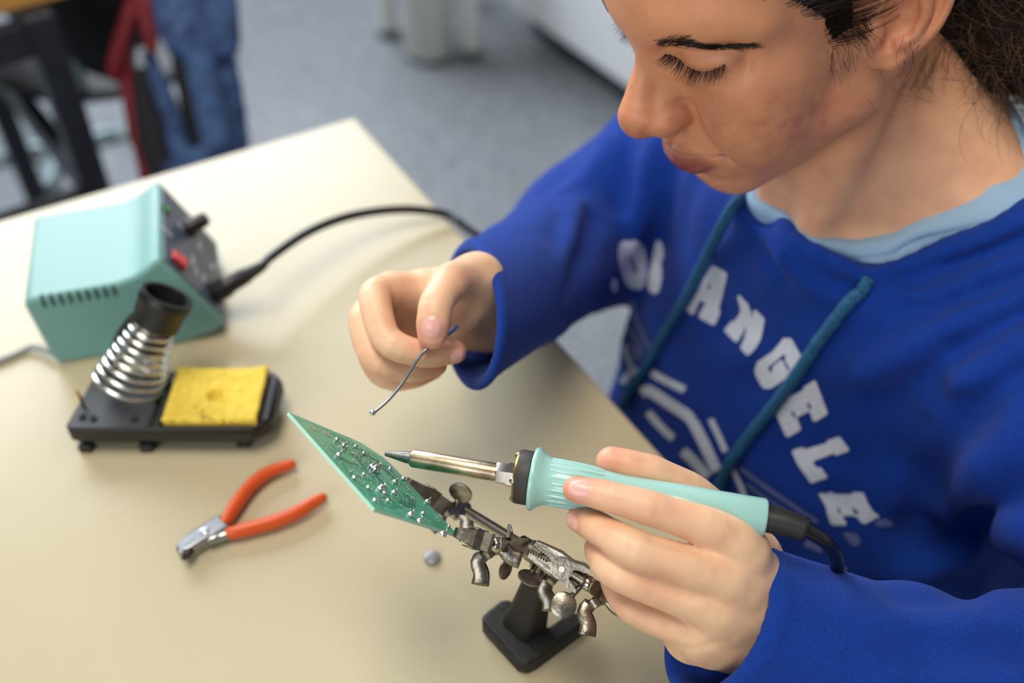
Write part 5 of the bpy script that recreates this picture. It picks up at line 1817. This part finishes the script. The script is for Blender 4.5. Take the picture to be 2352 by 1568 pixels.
def decal(outline, holes, m, name, step=7.0):
    """a flat print laid on the cloth: outline and holes traced, filled with small triangles that follow the folds"""
    loops = []
    for lo_ in [outline] + holes:
        L_ = []
        for (x0, y0), (x1, y1) in zip(lo_, lo_[1:] + lo_[:1]):
            k = max(1, int(math.hypot(x1 - x0, y1 - y0) / step))
            L_ += [(x0 + (x1 - x0) * j / k, y0 + (y1 - y0) * j / k) for j in range(k)]
        loops.append(L_)
    vs, es = [], []
    for L_ in loops:
        b = len(vs); vs += L_; es += [(b + j, b + (j + 1) % len(L_)) for j in range(len(L_))]
    xs = [v[0] for v in outline]; ys = [v[1] for v in outline]
    ok = lambda p: inpoly(p, outline) and not any(inpoly(p, h) for h in holes)
    for x in np.arange(min(xs), max(xs), step):
        for y in np.arange(min(ys), max(ys), step):
            if ok((x, y)): vs.append((x, y))
    r = delaunay_2d_cdt([Vector(v) for v in vs], es, [], 0, 1e-4)
    P2 = [tuple(v) for v in r[0]]
    P3 = [cloth_hit(x, y, .0007) for x, y in P2]
    tris = []
    for f in r[2]:
        c = (sum(P2[i][0] for i in f) / len(f), sum(P2[i][1] for i in f) / len(f))
        if ok(c) and all(P3[i] is not None for i in f):
            D3 = [np.linalg.norm(P3[f[i]] - P3[f[(i + 1) % 3]]) for i in range(3)]
            if max(D3) < .03: tris.append(list(f))
    P3 = [p if p is not None else np.zeros(3) for p in P3]
    used = sorted({i for f in tris for i in f}); rm = {i: k for k, i in enumerate(used)}
    if not tris: return
    return build(name, (np.array([P3[i] for i in used]), [[rm[i] for i in f] for f in tris]), m, hood, world=True)


def cv(x0, y0, k, pts):
    return [(x0 + a / k, y0 + b / k) for a, b in pts]


k7 = 7.84
decal(cv(1380, 530, k7, [(185, 850), (270, 860), (295, 980), (280, 1080), (220, 1100), (170, 1000)]), [], m_print, 'printed_letter')
decal(cv(1380, 530, k7, [(330, 230), (400, 170), (500, 190), (580, 165), (660, 190), (740, 260), (790, 370), (820, 560), (825, 760), (800, 930), (740, 1030), (640, 1050), (520, 1020), (430, 940), (370, 800), (320, 640), (295, 460), (305, 320)]),
      [cv(1380, 530, k7, [(510, 440), (545, 450), (590, 560), (640, 720), (630, 770), (595, 760), (555, 640), (510, 500)])], m_print, 'printed_letter')
decal(cv(1380, 530, k7, [(1000, 180), (1050, 160), (1100, 220), (1140, 360), (1130, 500), (1085, 560), (1105, 680), (1110, 800), (1095, 950), (1060, 1090), (980, 1145), (890, 1090), (850, 980), (855, 860), (880, 760), (895, 620), (930, 440), (960, 290)]), [], m_print, 'printed_letter')
decal(cv(1560, 600, k7, [(590, 100), (640, 75), (840, 180), (880, 230), (860, 320), (800, 580), (735, 830), (750, 920), (730, 980), (660, 1130), (620, 1150), (380, 1020), (365, 970), (430, 830), (490, 750), (395, 700), (350, 780), (290, 930), (240, 960), (160, 890), (170, 840), (340, 560), (470, 290)]),
      [cv(1560, 600, k7, [(560, 410), (590, 440), (575, 490), (530, 490), (520, 460)])], m_print, 'printed_letter')
decal(cv(1560, 600, k7, [(1060, 620), (1110, 605), (1150, 660), (1240, 740), (1290, 860), (1340, 1010), (1345, 880), (1390, 865), (1540, 1010), (1550, 1050), (1520, 1230), (1480, 1400)]) + cv(1700, 740, k7, [(300, 450), (190, 570), (130, 590), (20, 470), (25, 430), (90, 290), (118, 120), (108, 60)]) + cv(1560, 600, k7, [(1150, 1300), (1070, 1440), (1020, 1450), (830, 1260), (835, 1220), (950, 1080), (1010, 1070), (1100, 940), (1120, 850), (1090, 750)]), [], m_print, 'printed_letter')
decal(cv(1700, 740, k7, [(790, 275), (920, 280), (960, 320), (1090, 560), (1130, 640), (1000, 880), (720, 1090), (580, 1180), (450, 1190), (400, 1150), (290, 950), (270, 860), (320, 710), (600, 520), (720, 370)]),
      [cv(1700, 740, k7, [(810, 570), (830, 620), (815, 670), (900, 840), (870, 870), (780, 690), (740, 670), (600, 790), (590, 870), (560, 900), (520, 850), (515, 810), (760, 600)])], m_print, 'printed_letter')
decal(cv(1750, 860, k7, [(950, 95), (985, 120), (1190, 670), (1180, 710), (970, 840), (925, 820), (872, 665), (845, 660), (650, 755), (640, 790), (710, 960), (690, 1000), (480, 1120), (430, 1090), (220, 610), (230, 560), (350, 440), (420, 440), (750, 270), (755, 220)]),
      [cv(1750, 860, k7, [(830, 500), (865, 510), (900, 590), (875, 625), (850, 600), (815, 530)]), cv(1750, 860, k7, [(560, 645), (585, 660), (630, 760), (590, 770), (535, 690)])], m_print, 'printed_letter')
decal(cv(1790, 990, k7, [(1070, 90), (1110, 110), (1260, 310), (1250, 350), (1030, 430), (980, 395), (620, 530), (620, 570), (680, 650), (750, 640), (870, 810), (850, 840), (590, 925), (550, 890), (330, 580), (235, 370), (250, 335), (420, 285), (480, 320), (850, 210), (870, 160)]), [], m_print, 'printed_letter')
decal(cv(1850, 1100, k7, [(240, 260), (470, 220), (530, 260), (830, 265), (870, 225), (1040, 235), (1070, 280), (1130, 430), (1230, 580), (1330, 650), (1320, 680), (1090, 795), (1020, 780), (940, 680), (870, 650), (720, 650), (680, 640), (680, 690), (750, 780), (730, 820), (500, 820), (450, 770), (400, 620), (370, 480), (300, 360)]),
      [cv(1850, 1100, k7, [(580, 490), (620, 510), (650, 600), (620, 630), (585, 560)]), cv(1850, 1100, k7, [(840, 500), (890, 520), (970, 600), (940, 640), (880, 600)])], m_print, 'printed_letter')
decal(cv(1850, 1100, k7, [(680, 980), (800, 950), (950, 990), (1000, 1120), (940, 1200), (850, 1190), (770, 1110)]), [], m_print_d, 'printed_letter')
decal(cv(1850, 1100, k7, [(1300, 720), (1450, 690), (1580, 790), (1540, 850), (1380, 850), (1250, 820)]), [], m_print_d, 'printed_letter')


def stripe(pts, w, m=m_print):
    P_ = spline(np.array([(x, y, 0) for x, y in pts]), 14)[:, :2]
    T_ = np.gradient(P_, axis=0); T_ /= np.linalg.norm(T_, axis=1)[:, None]; N_ = np.stack([-T_[:, 1], T_[:, 0]], 1) * w / 2
    decal([tuple(x) for x in P_ + N_] + [tuple(x) for x in (P_ - N_)[::-1]], [], m, 'printed_stripe', 8)


k5 = 5.227
for pts, w, m in ((cv(1380, 660, k7, [(560, 240), (640, 560), (760, 850), (890, 1110)]), 12, m_print_d), (cv(1380, 660, k7, [(330, 260), (440, 370), (520, 480)]), 12, m_print_d), (cv(1380, 660, k7, [(230, 430), (400, 560), (490, 650)]), 13, m_print_d),
                  (cv(1380, 660, k7, [(190, 600), (350, 760), (420, 860)]), 11, m_print), (cv(1380, 660, k7, [(530, 720), (640, 950), (760, 1220)]), 13, m_print_d), (cv(1380, 660, k7, [(470, 980), (600, 1140), (690, 1300)]), 11, m_print_d), (cv(1380, 660, k7, [(420, 1050), (500, 1280), (580, 1470)]), 11, m_print),
                  (cv(1400, 820, k5, [(160, 310), (250, 200), (360, 160)]), 14, m_print), (cv(1400, 820, k5, [(510, 185), (700, 290), (910, 390)]), 17, m_print), (cv(1400, 820, k5, [(390, 430), (480, 400), (700, 540), (930, 690), (1010, 780), (1150, 1050), (1290, 1360)]), 25, m_print),
                  (cv(1400, 820, k5, [(1220, 740), (1320, 950), (1400, 1130)]), 14, m_print), (cv(1400, 820, k5, [(470, 660), (620, 830), (770, 970)]), 17, m_print), (cv(1400, 820, k5, [(890, 1120), (1050, 1280), (1180, 1440)]), 23, m_print),
                  ([(1683, 1076), (1700, 1110), (1712, 1140)], 12, m_print), ([(1702, 1074), (1760, 1118), (1878, 1198)], 10, m_print_d), ([(1716, 1112), (1770, 1150), (1850, 1200)], 9, m_print_d), ([(1740, 1150), (1790, 1180), (1830, 1205)], 8, m_print_d), ([(1850, 1243), (1872, 1252), (1890, 1260)], 20, m_print_d)):
    stripe(pts, w, m)

m_cord = mat('teal_drawcord', lin(44, 116, 162), rough=0.85, noise=(520, lin(20, 66, 104), 0.22), bump=(900, 0.9))
for pix, r, rr_ in (([(1712, 440), (1690, 490), (1640, 585), (1590, 680), (1540, 765), (1490, 850), (1462, 895), (1445, 935)], .0046, .0052), ([(1996, 640), (1984, 656), (1955, 690), (1900, 765), (1850, 840), (1790, 925), (1730, 1000), (1680, 1070), (1655, 1130), (1640, 1170)], .0056, .0056)):
    P3 = [cloth_hit(x, y, -.003 if i == 0 else .0052) for i, (x, y) in enumerate(pix)]
    P3 = [p for p in P3 if p is not None]
    q = spline(np.array(P3), 60)
    dr = build('drawstring', tube(q, np.linspace(r, rr_, 60) * (1 + .05 * np.sin(np.arange(60) * 1.9)), 12, flat=.75), m_cord, hood, world=True)
